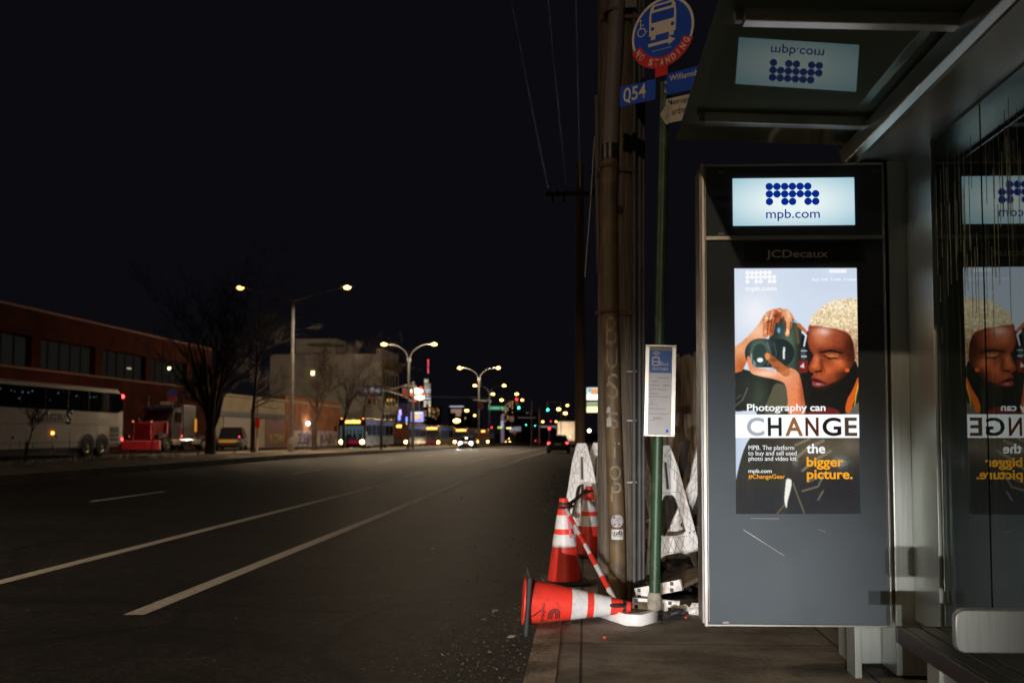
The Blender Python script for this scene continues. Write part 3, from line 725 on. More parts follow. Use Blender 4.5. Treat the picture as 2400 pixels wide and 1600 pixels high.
ptext('MPB. The platform\nto buy and sell used\nphoto and video kit.', 279, 1086, 560, 1182, e_wtext, 0)
ptext('mpb.com', 280, 1222, 414, 1250, e_wtext, .012)
ptext('#ChangeGear', 280, 1252, 490, 1284, e_otext, .012)
ptext('the', 614, 1076, 720, 1132, e_wtext, .022)
ptext('bigger\npicture.', 616, 1152, 876, 1296, e_otext, .022, line=.92)
# scratches in the panel's face
for (ua, va, ub, vb, wd) in ((1708, 1216, 1802, 1276, .0022), (1725, 1190, 1790, 1191, .0012), (1880, 1215, 1897, 1221, .0016)):
    xa, za = PX(ua, va); xb, zb_ = PX(ub, vb)
    MB().bar((xa, PY + .004, za), (xb, PY + .004, zb_), wd, wd, up=(0, 1, 0)).build('scratch', m_alu, ad, True)

# ------------------------------------------------------------------ bench under the shelter
bench = thing('bench', 'slatted dark bench with a steel divider plate inside the bus shelter', 'bench', (1.49, 2.4, 0))
m_slat = M('bench_slat', (.035, .04, .03), .35, .2, var=.3, scale=9, stretch=(4, 1, 4))
BY0, BY1 = .7, 3.62
for k in range(5):
    xa = 1.315 + k * .074
    MB().box(xa, xa + .064, BY0, BY1, .418, .45).build('slat', m_slat, bench, True, bevel=.004)
MB().box(1.292, 1.310, BY0, BY1, .385, .452).build('front_rail', m_dark, bench, True, bevel=.003)
MB().box(1.29, 1.69, BY1 + .002, BY1 + .02, .385, .452).build('end_rail', m_dark, bench, True, bevel=.003)
MB().box(1.33, 1.65, 3.30, 3.42, 0, .415).build('support', m_steel, bench, True, bevel=.006)
MB().box(1.345, 1.36, BY0 + .2, 3.295, .03, .415).build('front_panel', M('bench_panel', (.30, .29, .30), .5, .5, var=.2), bench, True, bevel=.004)
MB().box(1.33, 1.65, 1.0, 1.12, 0, .415).build('support', m_steel, bench, True, bevel=.006)
xa, za = PX(2192, 1400, 2.95); _, zc = PX(2192, 1494, 2.95)
shape('divider', [rrect(0, .40, 0, za - zc, .028)], .03, (xa, 2.95, zc), (1, 0, 0), (0, 0, 1), m_steel, bench, True, bevel=.004)
# ------------------------------------------------------------------ bus stop sign
LEAN = R(1.5)
bs = thing('bus_stop_sign', 'green bus stop pole with a round blue sign and route plates', 'bus stop sign', (.462, 5.79, 0), rot=(0, LEAN, 0))
m_green = M('green_pole_paint', (.022, .060, .026), .45, var=.3, scale=5, dirt=(.13, .12, .09), dscale=9, damt=.61)
m_blue = M('sign_blue', (.016, .10, .70), .75, var=.06)
m_cream = M('sign_cream', (.88, .80, .70), .75, var=.06)
m_red = M('sign_red', (.82, .035, .03), .75, var=.1)
m_signblack = M('sign_black', (.02, .02, .02), .5)
MB().lathe([(.047, -.02), (.047, .16), (.040, .19)], 20).build('concrete_collar', M('chipped_grey_paint', (.30, .27, .22), .85, var=.4, scale=20, bump=.6), bs, smooth=True)
MB().lathe([(.037, .15), (.037, 3.66)], 20).build('pole', m_green, bs, smooth=True)
a33 = R(-33); RV = Vector((math.cos(a33), math.sin(a33), 0)); UP = Vector((0, 0, 1)); NV = RV.cross(UP)
CZ = 4.0
C0 = Vector((0, 0, CZ)) + NV * .05
def SP(x, y, k=0.0): return C0 + RV * x + UP * y + NV * k
disc = shape('sign_disc', [circ(0, 0, .24, 48)], .004, SP(0, 0), RV, UP, m_blue, bs)
shape('rim', [circ(0, 0, .2399, 48), circ(0, 0, .222, 48)], .001, SP(0, 0, .0028), RV, UP, m_cream, disc)
arc = circ(0, 0, .254, 30, 202, 338) + circ(0, 0, .177, 30, 338, 202)
shape('red_band', [arc], .002, SP(0, 0, .0046), RV, UP, m_red, disc)
shape('red_neck', [rect(-.048, .048, -.31, -.2525)], .004, SP(0, 0, .003), RV, UP, m_red, disc)
txt = 'NO STANDING'; angs = np.linspace(211, 331, len(txt))
for ch, a in zip(txt, angs):
    if ch == ' ': continue
    t = R(a); er = Vector((math.cos(t), math.sin(t))); tang = Vector((-er.y, er.x))
    me = text_mesh(ch, .011 if ch == 'I' else .031, .050, .03, .0006); me.transform(Matrix.Translation((-.0055 if ch == 'I' else -.0155, -.025, 0)))
    text_o = SP(er.x * .214, er.y * .214, .0058)
    place(me, text_o, RV * tang.x + UP * tang.y, RV * -er.x + UP * -er.y)
    me.materials.clear(); me.materials.append(m_cream); link('lettering', me, disc)
bus_out = [(-.102, -.012), (-.104, .12), (-.095, .185), (-.075, .205), (.075, .205), (.095, .185), (.104, .12), (.102, -.012), (.088, -.012), (.088, -.04), (.052, -.04), (.052, -.012), (-.052, -.012), (-.052, -.04), (-.088, -.04), (-.088, -.012)]
shape('bus_pictogram', [bus_out, rrect(-.088, .088, .078, .15, .012), rrect(-.07, .07, .168, .192, .008), circ(-.077, .038, .014, 14), circ(.077, .038, .014, 14)], .001, SP(0, 0, .0030), RV, UP, m_cream, disc)
shape('arrow', [[(-.107, -.085), (.05, -.085), (.05, -.103), (.10, -.073), (.05, -.043), (.05, -.063), (-.107, -.063)]], .001, SP(0, 0, .0030), RV, UP, m_cream, disc)
for k in range(9): shape('small_print', [rect(-.075 + k * .017, -.063 + k * .017, -.124, -.1195)], .0008, SP(0, 0, .0030), RV, UP, m_cream, disc)
wc = [thick([(-.172, .107), (-.170, .060), (-.142, .058), (-.130, .030), (-.118, .034)], .009)]
shape('wheelchair_pictogram', wc, .001, SP(0, 0, .0030), RV, UP, m_cream, disc)
shape('wheelchair_pictogram', [circ(-.172, .119, .008, 12)], .001, SP(0, 0, .0031), RV, UP, m_cream, disc)
shape('wheelchair_pictogram', [circ(-.162, .036, .034, 24, 105, 345) + circ(-.162, .036, .027, 24, 345, 105)], .001, SP(0, 0, .0034), RV, UP, m_cream, disc)
shape('wheelchair_pictogram', [thick([(-.171, .085), (-.147, .083)], .006)], .001, SP(0, 0, .0037), RV, UP, m_cream, disc)
pl = shape('route_plate', [rect(-.333, -.05, -.458, -.315)], .004, SP(0, 0, -.008), RV, UP, m_blue, bs)
text('lettering', '54', SP(-.236, -.432, -.0055), RV, UP, m_cream, pl, w=.112, h=.102, bold=.02)
shape('lettering', [circ(-.273, -.381, .030, 24, ry=.051), circ(-.273, -.381, .0165, 20, ry=.036)], .001, SP(0, 0, -.0052), RV, UP, m_cream, pl)
shape('lettering', [[(-.276, -.418), (-.264, -.411), (-.243, -.438), (-.256, -.444)]], .001, SP(0, 0, -.0048), RV, UP, m_cream, pl)
pl = shape('route_plate', [rect(.036, .36, -.447, -.298)], .004, SP(0, 0, -.008), RV, UP, m_blue, bs)
text('lettering', 'Williamsburg', SP(.058, -.373, -.0055), RV, UP, m_cream, pl, w=.285, h=.056, bold=.012)
pl = shape('street_plate', [rect(.034, .33, -.645, -.476)], .004, SP(0, 0, -.008), RV, UP, M('sign_white', (.62, .56, .46), .5, var=.08), bs)
text('lettering', 'Metropolitan', SP(.050, -.536, -.0055), RV, UP, m_signblack, pl, w=.255, h=.048, bold=.012)
text('lettering', 'Gardner', SP(.050, -.596, -.0055), RV, UP, m_signblack, pl, w=.16, h=.048, bold=.012)
stk = shape('torn_sticker', [[(-.008, -.575), (.03, -.525), (.06, -.50), (.082, -.54), (.078, -.60), (.052, -.66), (.030, -.64)]], .0012, SP(0, 0, -.003), RV, UP, M('torn_paper', (.50, .46, .40), .7, var=.2, scale=40), bs)
for q in (([(.02, -.56), (.045, -.54), (.055, -.58), (.035, -.62)],), ([(.04, -.6), (.065, -.56), (.05, -.53)],), ([(.015, -.585), (.05, -.61), (.066, -.585)],)):
    shape('pen_scrawl', [thick(q[0], .003)], .0006, SP(0, 0, -.0019), RV, UP, m_lettergrey, stk)
for z in (CZ - .36, CZ - .42, CZ - .55):
    MB().lathe([(.012, 0), (.012, .02)], 10, Matrix.Translation((0, -.035, z)) @ Matrix.Rotation(R(90), 4, 'X')).build('bolt', m_galv, bs)
# timetable case on the pole
bx, bz0, bz1, hw = .002, 1.232, 1.832, .102
case = MB().box(bx - hw, bx + hw, -.085, -.040, bz0, bz1).build('timetable_case', m_galv, bs, bevel=.004)
for xa, xb in ((bx - hw - .001, bx - hw + .026), (bx + hw - .028, bx + hw + .001)):
    MB().box(xa, xb, -.093, -.0855, bz0 + .008, bz1 - .004).build('case_frame', m_alu, case, bevel=.002)
MB().box(bx - hw - .002, bx + hw + .002, -.0935, -.0855, bz1 - .003, bz1 + .008).build('case_frame', m_alu, case, bevel=.002)
MB().box(bx - hw - .002, bx + hw + .002, -.0935, -.0855, bz0 - .002, bz0 + .007).build('case_frame', m_alu, case, bevel=.002)
m_paper = M('printed_paper', (.40, .39, .40), .25, var=.08, spec=.6)
MB().box(bx - .074, bx + .073, -.0875, -.0856, bz0 + .008, bz1 - .18).build('timetable_sheet', m_paper, case)
hd = MB().box(bx - .074, bx + .073, -.0875, -.0856, bz1 - .179, bz1 - .03).build('timetable_heading', M('heading_blue', (.012, .07, .27), .25, var=.08), case)
MB().box(bx - .074, bx + .073, -.0874, -.0857, bz1 - .029, bz1 - .005).build('heading_edge', M('heading_brown', (.16, .12, .09), .3), case)
f_, u_ = (1, 0, 0), (0, 0, 1)
text('lettering', 'Bus', (bx - .002, -.0879, bz1 - .130), f_, u_, m_paper, case, w=.054, h=.027, bold=.01)
text('lettering', 'Arrivals', (bx - .056, -.0879, bz1 - .163), f_, u_, m_paper, case, w=.106, h=.027, bold=.01)
shape('bus_icon', [rrect(-.025, .025, -.06, 0, .010), rrect(-.018, .018, -.030, -.008, .003), rrect(-.018, .018, -.053, -.036, .003)], .0006, (bx - .032, -.0879, bz1 - .072), f_, u_, m_paper, case)
for r_ in (.012, .022, .033): shape('signal_icon', [circ(0, 0, r_, 12, 40, 140) + circ(0, 0, r_ - .005, 12, 140, 40)], .0006, (bx - .030, -.0879, bz1 - .070), f_, u_, m_paper, case)
rnd = random.Random(8)
for z, xa, xb, hh in ((.212, -.02, .06, .006), (.236, -.06, -.015, .006), (.262, -.062, 0, .005), (.262, .018, .06, .008), (.285, -.06, .04, .003), (.292, -.07, .05, .003), (.318, -.065, -.01, .006), (.338, -.07, .062, .005), (.36, -.07, -.03, .003), (.38, -.06, -.045, .007), (.392, -.065, -.01, .003), (.418, -.07, .04, .005), (.452, -.068, .062, .005), (.478, -.045, .01, .006), (.487, -.045, .02, .004), (.496, -.065, -.03, .004)):
    MB().box(bx + xa, bx + xb, -.0880, -.0876, bz1 - z - hh / 2, bz1 - z + hh / 2).build('printed_line', m_lettergrey, case)
shape('round_badge', [circ(0, 0, .010, 16)], .0006, (bx + .052, -.0879, bz0 + .035), f_, u_, m_blue, case)

# ------------------------------------------------------------------ timber utility pole
up = thing('utility_pole', 'weathered timber utility pole with a yellow conduit and pasted stickers', 'utility pole', (.262, 6.68, 0))
m_timber = M('weathered_timber', (.145, .112, .082), .9, var=.5, scale=9, stretch=(10, 10, .25), bump=.9, bscale=14, dirt=(.06, .045, .034), dscale=7, damt=.55)
m_yellow = M('faded_yellow_conduit', (.125, .078, .034), .6, var=.3, scale=5, dirt=(.055, .04, .03), dscale=3.5, damt=.52)
m_sleeve = M('grey_plastic_sleeve', (.13, .112, .105), .55, var=.12, scale=3)
m_graf = M('faded_spray_paint', (.24, .18, .10), .8, var=.35, scale=30)
b = MB(); n = 40; rnd = random.Random(2); wob = [rnd.uniform(-.006, .006) for _ in range(n)]
rings = []
for z in (-.1, .3, 1, 2, 3, 4, 5, 6, 8, 10.6):
    rings.append([(math.cos(2 * math.pi * k / n) * (.168 - .0035 * z + wob[k]), math.sin(2 * math.pi * k / n) * (.168 - .0035 * z + wob[k]), z) for k in range(n)])
b.loft(rings).build('timber', m_timber, up, smooth='all')
CP = [(onY(u, v, 6.45)) for u, v in ((1449, 1392), (1446, 1240), (1437, 1000), (1430, 700), (1428, 500), (1430, 345))]
cp = [p - Vector((.262, 6.68, 0)) for p in CP]; cp[0].z = .02
con = MB().tube(cp, .062, 20).build('conduit', m_yellow, up, smooth=True)
MB().tube([cp[0] * .1 + cp[1] * .9 + Vector((0, 0, -.36)), cp[1] * .95 + cp[0] * .05 + Vector((0, 0, -.22))], .066, 20).build('coupling', m_yellow, con, smooth=True)
sp_ = [cp[-1], onY(1437, 170, 6.45) - Vector((.262, 6.68, 0)), onY(1447, -20, 6.45) - Vector((.262, 6.68, 0)), onY(1451, -120, 6.45) - Vector((.262, 6.68, 0))]
MB().tube(sp_, .064, 20).build('sleeve', m_sleeve, up, smooth=True)
MB().tube([cp[-1] - Vector((0, 0, .10)), cp[-1] + Vector((0, 0, .015))], .068, 20).build('clamp', m_dark, up, smooth=True)
for v in (30, 392, 730):
    p = onY(1436 if v < 100 else 1429, v, 6.45) - Vector((.262, 6.68, 0))
    MB().tube([p - Vector((0, 0, .012)), p + Vector((0, 0, .012))], .072, 20).box(p.x - .11, p.x + .20, -.172, -.165, p.z - .015, p.z + .015).build('strap', M('rusty_strap', (.09, .04, .025), .7, var=.4), up)
m_conduit = M('grey_conduit', (.065, .062, .06), .6, var=.25)
for u, r_, y_ in ((1486, .019, 6.53), (1499, .017, 6.60), (1508, .014, 6.62)):
    pts = [onY(u, v, y_) - Vector((.262, 6.68, 0)) for v in (1385, 900, 300, -80)]; pts[0].z = .0
    MB().tube(pts, r_, 10).build('thin_conduit', m_conduit, up, smooth=True)
for v in (870, 985, 1130):
    p = onY(1480, v, 6.5) - Vector((.262, 6.68, 0))
    MB().box(p.x - .035, p.x + .045, -.165, -.13, p.z - .007, p.z + .007).build('conduit_bracket', m_grey, up, bevel=.003)
p = onY(1462, 30, 6.5) - Vector((.262, 6.68, 0))
MB().box(p.x, p.x + .10, -.22, -.12, p.z + .02, p.z + .35).build('junction_box', m_sleeve, up, bevel=.006)
MB().box(p.x - .06, p.x + .0, -.22, -.15, p.z - .22, p.z - .05).build('cable_hook', m_galv, up, bevel=.01)
# strip of split timber standing off the pole, and the guy that leaves it
MB().bar(onY(1397, 225, 6.62) - Vector((.262, 6.68, 0)), onY(1401, 640, 6.62) - Vector((.262, 6.68, 0)), .022, .03).build('timber_splinter', m_timber, up)
MB().tube([onY(1394, 320, 6.62) - Vector((.262, 6.68, 0)), onY(1384, 480, 6.66) - Vector((.262, 6.68, 0)), onY(1371, 650, 6.7) - Vector((.262, 6.68, 0))], .006, 6).build('ground_wire', m_galv, up)
kz = onY(1452, 490, 6.5) - Vector((.262, 6.68, 0)); MB().ball((kz.x, -.168, kz.z), (.03, .012, .035)).build('knot', M('dark_knot', (.03, .022, .018), .9), up, smooth='all')
def axis_at(z):
    for a, c in zip(cp, cp[1:]):
        if a.z <= z <= c.z: t = (z - a.z) / (c.z - a.z); return a.lerp(c, t)
    return cp[-1]
def wrapped(name, me, z, mat, off=.0012, r=.062, parent=None, shift=0.0):
    ax = axis_at(z); n = len(me.vertices); a = np.empty(n * 3); me.vertices.foreach_get('co', a); a = a.reshape(n, 3)
    x, y, d = a[:, 0] + shift, a[:, 1], a[:, 2]
    rr = r + off + d
    o = np.stack([ax.x + rr * np.sin(x / r), ax.y - rr * np.cos(x / r), z + y], 1)
    me.vertices.foreach_set('co', o.ravel()); me.materials.clear(); me.materials.append(mat); me.update()
    return link(name, me, parent or con)
def dense(me, n=2):
    bm = bmesh.new(); bm.from_mesh(me); bmesh.ops.triangulate(bm, faces=bm.faces); bmesh.ops.subdivide_edges(bm, edges=bm.edges, cuts=n); bm.to_mesh(me); bm.free(); return me
for ch, v0, v1 in (('B', 741, 807), ('U', 817, 862), ('S', 875, 934), ('S', 966, 1003), ('T', 1037, 1073), ('O', 1091, 1124), ('P', 1130, 1175)):
    z0, z1 = onY(1434, v1, 6.39).z, onY(1434, v0, 6.39).z
    me = text_mesh(ch, .085, z1 - z0, -.004, 0); me.transform(Matrix.Translation((-.0425, 0, 0)))
    wrapped('graffiti', dense(me, 1), z0, m_graf)
z0 = onY(1445, 1235, 6.39).z
me = shape_mesh([circ(0, .045, .048, 28), circ(0, .045, .020, 20)], .0008); st = wrapped('round_sticker', dense(me, 1), z0, M('pale_round_sticker', (.42, .38, .40), .5, var=.45, scale=60), .002)
me = shape_mesh([circ(0, .045, .0195, 20)], .0008); wrapped('sticker_centre', dense(me, 1), z0, M('sticker_centre', (.30, .28, .29), .5, var=.4, scale=80), .0026, parent=st)
z0 = onY(1446, 1264, 6.39).z
me = shape_mesh([rect(-.045, .045, 0, .075)], .0008); st = wrapped('paper_label', dense(me, 2), z0, M('white_label', (.60, .58, .55), .5, var=.1), .002)
for k in range(6):
    me = shape_mesh([thick([(-.036 + k * .013, .06), (-.028 + k * .013, .018), (-.020 + k * .012, .055)], .006)], .0006); wrapped('scrawl', me, z0, m_signblack, .0030, parent=st)
for u, v, wd, hh in ((1424, 968, .035, .05), (1423, 1000, .045, .075), (1414, 905, .012, .03)):
    z0 = onY(u, v, 6.39).z; me = shape_mesh([[(-wd / 2, 0), (wd / 2, .006), (wd / 2 - .006, hh), (-wd / 2 + .004, hh * .86)]], .0006); wrapped('paper_scrap', dense(me, 1), z0, m_paper, .002, shift=-.035)

# ------------------------------------------------------------------ traffic cones
m_cone = M('cone_orange', (.86, .048, .030), .45, var=.08, spec=.4, dirt=(.30, .035, .022), dscale=6, damt=.58)
m_refl = M('reflective_sleeve', (.72, .70, .70), .35, var=.08, scale=20, dirt=(.36, .32, .30), dscale=8, damt=.60)
def cone_r(t): return .148 - .112 * t
def make_cone(label):
    t = thing('traffic_cone', label, 'traffic cone', group='orange traffic cones with white sleeves')
    H = .70
    prof = [(cone_r(k / 12.), .03 + (H - .03) * k / 12.) for k in range(13)] + [(.030, H + .004), (.012, H + .005)]
    body = MB().lathe(prof, 36).build('cone_body', m_cone, t, smooth=True)
    MB().box(-.19, .19, -.19, .19, 0, .032).build('rubber_base', m_black, t, bevel=.012)
    def band(a, c, m, n, k=.002):
        MB().lathe([(cone_r(a) + .0003, .03 + (H - .03) * a), (cone_r(a) + k, .03 + (H - .03) * a + .001), (cone_r(c) + k, .03 + (H - .03) * c - .001), (cone_r(c) + .0003, .03 + (H - .03) * c)], 36).build(n, m, t, smooth=True)
    band(.41, .565, m_refl, 'white_sleeve'); band(.63, .80, m_refl, 'white_sleeve')
    MB().lathe([(.034, H - .07), (.045, H - .068), (.045, H - .03), (.034, H - .028)], 24).build('bar_loop', m_black, t, smooth=True)
    return t
c1 = make_cone('upright orange cone with a pink ribbon, standing at the kerb edge'); c1.location = (-.165, 7.2, .004); c1.rotation_euler = (0, R(-1), R(10))
MB().add([(.010, -.056, .62), (.022, -.058, .62), (.050, -.100, .38), (.028, -.103, .385)], [(0, 1, 2, 3)]).build('pink_ribbon', M('pink_ribbon', (.85, .16, .22), .6), c1)
c2 = copy_tree(c1); c2['label'] = 'upright orange cone behind, half hidden by the timber utility pole'; c2.location = (.03, 8.8, .004); c2.rotation_euler = (0, R(1.5), R(-20))
for ch in list(c2.children):
    if ch.name.startswith('pink'): bpy.data.objects.remove(ch)
c3 = copy_tree(c2); c3['label'] = 'fallen orange cone lying on the kerb with black lettering'
pb, pt = Vector((-.395, 5.66, .150)), Vector((.308, 5.735, .100))
c3.location = pb; c3.rotation_mode = 'QUATERNION'
zax = (pt - pb).normalized(); xax = Vector((0, 0, -1)).cross(zax).normalized() if False else (Vector((0, -1, 0)) - zax * -zax.y).normalized(); yax = zax.cross(xax)
c3.rotation_quaternion = Matrix((xax, yax, zax)).transposed().to_quaternion() @ Matrix.Rotation(0, 3, 'Z').to_quaternion()
def on_cone(me, ang0, z0):                   # wrap flat marks round the fallen cone: x runs round it, y runs towards its tip
    n = len(me.vertices); a = np.empty(n * 3); me.vertices.foreach_get('co', a); a = a.reshape(n, 3)
    z = z0 + a[:, 1]; rr = cone_r((z - .03) / .67) + .0015 + a[:, 2]; th = ang0 + a[:, 0] / rr
    me.vertices.foreach_set('co', np.stack([rr * np.cos(th), rr * np.sin(th), z], 1).ravel())
    me.materials.clear(); me.materials.append(m_signblack); me.update(); return me
MB().lathe([(.14, -.012), (.150, -.010), (.150, .0), (.13, .0)], 36).build('orange_flange', m_cone, c3, smooth=True)
for r_ in (.016, .028, .040):
    me = shape_mesh([circ(0, 0, r_, 20, 0, 180) + [(-r_, -.042), (-r_ + .0075, -.042)] + circ(0, 0, r_ - .0075, 20, 180, 0) + [(r_ - .0075, -.042), (r_, -.042)]], .0006)
    me.transform(Matrix.Rotation(R(90), 4, 'Z'))
    link('logo', on_cone(dense(me, 1), .42, .19), c3)
me = text_mesh('conEdison', .150, .024, .012, .0006); me.transform(Matrix.Translation((-.075, 0, 0)))
link('lettering', on_cone(dense(me, 1), .38, .108), c3)
me = shape_mesh([thick([(-.018, .105), (.030, .045)], .009)], .0008)
link('black_mark', on_cone(dense(me, 1), .30, .0), c3)

def cone_bar(label, a, c, n=9, m0=None, m1=None):
    a, c = Vector(a), Vector(c); t = thing('cone_bar', label, 'cone bar', a, 'striped bars hooked between the cones')
    d = c - a; m0 = m0 or m_cone; m1 = m1 or m_refl
    b = MB()
    for k in range(n):
        b.mi = k % 2; b.tube([d * (k / n), d * ((k + 1) / n)], .0165 if k < n / 2 else .0195, 14)
    b.build('striped_tube', [m1, m0], t, smooth=True)
    for p, s in ((Vector(), -1), (d, 1)):
        q = p + d.normalized() * .03 * s
        ring = [q + Vector((math.cos(k * math.pi / 8) * .05, math.sin(k * math.pi / 8) * .05, 0)) for k in range(17)]
        MB().tube(ring, .011, 8).build('end_ring', m_black, t, smooth=True)
    return t
cone_bar('orange and white striped bar sloping down to the fallen cone', (-.155, 7.12, .625), (.205, 5.72, .135))
cone_bar('dark striped bar joining the tops of the two upright cones', (-.145, 7.26, .64), (.02, 8.72, .665), m0=M('shaded_orange', (.12, .035, .02), .7, var=.4), m1=M('shaded_white', (.14, .11, .08), .7, var=.4))  # stripe colours darkened to paint in the shade on this bar
# ring of the bar round the fallen tip
# ------------------------------------------------------------------ plastic A-frame barricade legs
m_pl = M('white_plastic', (.84, .82, .80), .42, var=.08, scale=4, dirt=(.36, .30, .24), dscale=4.5, damt=.60)
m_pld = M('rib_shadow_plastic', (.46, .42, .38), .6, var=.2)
def make_barricade(label):
    t = thing('barricade', label, 'barricade', group='white plastic A-frame barricades')
    out = [(-.045, 1.14), (.045, 1.14), (.058, 1.11), (.108, .93), (.27, 0), (.19, 0), (.182, .06), (.150, .135), (.085, .175), (0, .185), (-.085, .175), (-.150, .135), (-.182, .06), (-.19, 0), (-.27, 0), (-.108, .93), (-.058, 1.11)]
    hole = [(-.122, .42), (-.135, .365), (-.09, .335), (0, .325), (.09, .335), (.135, .365), (.122, .42), (.068, .66), (.05, .69), (.02, .705), (-.02, .705), (-.05, .69), (-.068, .66)]
    slot = rrect(-.018, .018, .745, 1.0, .006)
    shape('leg_frame', [out, hole, slot], .045, (0, 0, 0), (1, 0, 0), (0, 0, 1), m_pl, t, bevel=.006)
    b = MB(); y = -.0235
    def rib(x0, z0, x1, z1): b.bar((x0, y, z0), (x1, y, z1), .006, .0045, up=(0, 1, 0))
    for s in (-1, 1):
        px = [(min(.045 + (1.11 - z_) * .30, .101 + (.93 - z_) * .172), z_) for z_ in (1.06 - k * .105 for k in range(10))]
        for k in range(9):
            o = .040; rib(s * (px[k][0] - .012), px[k][1], s * (px[k + 1][0] - o * 1.3), px[k + 1][1]); rib(s * max(.03, px[k][0] - o * 1.5), px[k][1], s * (px[k + 1][0] + .004), px[k + 1][1])
    for z0, z1 in ((.325, .19),):
        for k in range(4): rib(-.11 + k * .055, z0, -.055 + k * .055, z1); rib(-.11 + k * .055, z1, -.055 + k * .055, z0)
        rib(-.13, .322, .13, .322); rib(-.13, .192, .13, .192)
    rib(-.055, 1.12, .02, 1.03); rib(.055, 1.12, -.02, 1.03); rib(-.09, .72, .09, .72); rib(-.02, 1.01, -.02, .74); rib(.02, 1.01, .02, .74)
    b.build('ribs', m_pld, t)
    MB().bar((.005, .03, 1.03), (-.02, .03, .40), .03, .012).build('hinge_strap', m_dark, t)
    for x, z in ((.20, .36), (.155, .35)):
        MB().lathe([(.008, 0), (.008, .003)], 10, Matrix.Translation((x, -.0235, z)) @ Matrix.Rotation(R(90), 4, 'X')).build('bolt_hole', m_dark, t)
    return t
ba = make_barricade('white A-frame barricade leg leaning beside the green sign pole'); ba.location = (.812, 7.72, 0); ba.rotation_euler = (R(-5), R(-4), R(8))
def more(label, loc, rot):
    c = copy_tree(ba); c['label'] = label; c.location = loc; c.rotation_euler = rot; return c
more('white A-frame barricade leg standing behind the upright cones', (-.01, 9.25, 0), (R(-4), R(-2), R(-14)))
more('small white barricade top showing behind the kerbside barricade', (.06, 9.75, 0), (R(-3), R(4), R(-20)))
more('white barricade leg half hidden behind the steel panel edge', (1.16, 8.45, 0), (R(-6), R(3), R(16)))
more('white barricade leg between timber pole and green pole', (.55, 9.05, 0), (R(6), R(2), R(-12)))
more('white barricade leg leaning askew behind another near the fence', (.93, 8.2, 0), (R(5), R(14), R(10)))

# broken barricade pieces and boards on the pavement
pc = thing('barricade_piece', 'broken white barricade end lying flat under the fallen cone', 'barricade piece', (.315, 5.62, .003))
shape('end_piece', [[(-.28, .36), (-.048, 0), (.052, -.012), (.20, .16), (.16, .19), (.04, .045), (-.03, .05), (-.235, .385)]], .075, (0, 0, .038), (1, 0, 0), (0, 1, 0), m_pl, pc, bevel=.004)
MB().box(-.13, -.02, .16, .20, .01, .09).build('cross_web', M('brown_plastic', (.10, .07, .05), .7), pc)
def board(label, a, c, wd, th, mats, n=1, grp='barricade boards lying on the pavement'):
    a, c = Vector(a), Vector(c); t = thing('barricade_board', label, 'board', a, grp); d = c - a
    b = MB()
    for k in range(n):
        b.mi = k % len(mats); b.bar(d * (k / n), d * ((k + 1) / n), wd, th)
    b.build('board', mats, t)
    for k in (0, 1):
        p = d * (.08 if k == 0 else .80); q = d.normalized().cross(Vector((0, 0, 1))).normalized() * wd * .5
        for s in (-.7, .7):
            MB().box(-.012, .012, -.006, .006, -.012, .012, Matrix.Translation(p + Vector((0, 0, s * th * .42)) + q)).build('notch', m_dark, t)
    return t
m_pale = M('pale_orange_film', (.52, .34, .22), .5, var=.12)
board('white and pale orange board tilted up behind the green pole', (.37, 6.22, .10), (.68, 6.08, .19), .03, .075, [m_pl, m_pl, m_pale, m_pl])
board('white and pale orange board lying flat behind the green pole', (.34, 6.12, .055), (.66, 6.02, .05), .03, .075, [m_pl, m_pale, m_pl])
wb = thing('timber_board', 'weathered brown timber board propped on rubble by the panel', 'board', (.60, 6.25, .14))
MB().bar((0, .05, -.01), (.62, .50, .18), .20, .03).build('plank', M('dirty_board', (.12, .085, .055), .8, var=.4, scale=5, stretch=(1, 8, 1)), wb)
wb2 = thing('timber_board', 'dark broken timber board lying in the rubble', 'board', (.55, 6.9, .07))
MB().bar((0, 0, 0), (.75, .35, .10), .24, .03).build('plank', M('dark_board', (.05, .04, .03), .85, var=.4), wb2)
wb3 = thing('timber_post', 'dark timber post propped upright behind the barricades', 'post', (.78, 8.6, 0))
MB().bar((0, 0, 0), (.26, .15, 1.18), .07, .05).build('post', M('dark_post', (.035, .026, .02), .85, var=.4), wb3)
wb4 = thing('timber_post', 'second dark timber post crossing behind the white legs', 'post', (1.34, 8.9, 0))
MB().bar((0, 0, 0), (-.35, .05, 1.15), .10, .05).build('post', M('brown_post', (.05, .036, .026), .85, var=.4), wb4)
ob = thing('orange_board', 'orange edged board standing behind the white barricade legs', 'board', (1.30, 9.0, .02))
MB().bar((.02, 0, .5), (.20, 0, 1.05), .02, .05).build('orange_edge', m_cone, ob)
MB().bar((.10, .02, .0), (.22, .02, 1.02), .18, .02, up=(0, 1, 0)).build('panel', m_pl, ob)
for (x, y, z, lb) in ((.96, 8.9, .53, 'small orange warning lamp on a barricade leg behind the green pole'), (1.16, 9.05, .52, 'small orange warning lamp beside the steel panel edge')):
    t = thing('warning_lamp', lb, 'warning lamp', (x, y, z))
    MB().lathe([(.02, -.05), (.045, -.03), (.048, .03), (.02, .05)], 14, Matrix.Rotation(R(90), 4, 'X')).build('lens', M('orange_lens', (.75, .13, .02), .3), t, smooth=True)
    MB().bar((0, .06, .0), (0, .06, -z), .03, .03).build('bracket', m_dark, t)
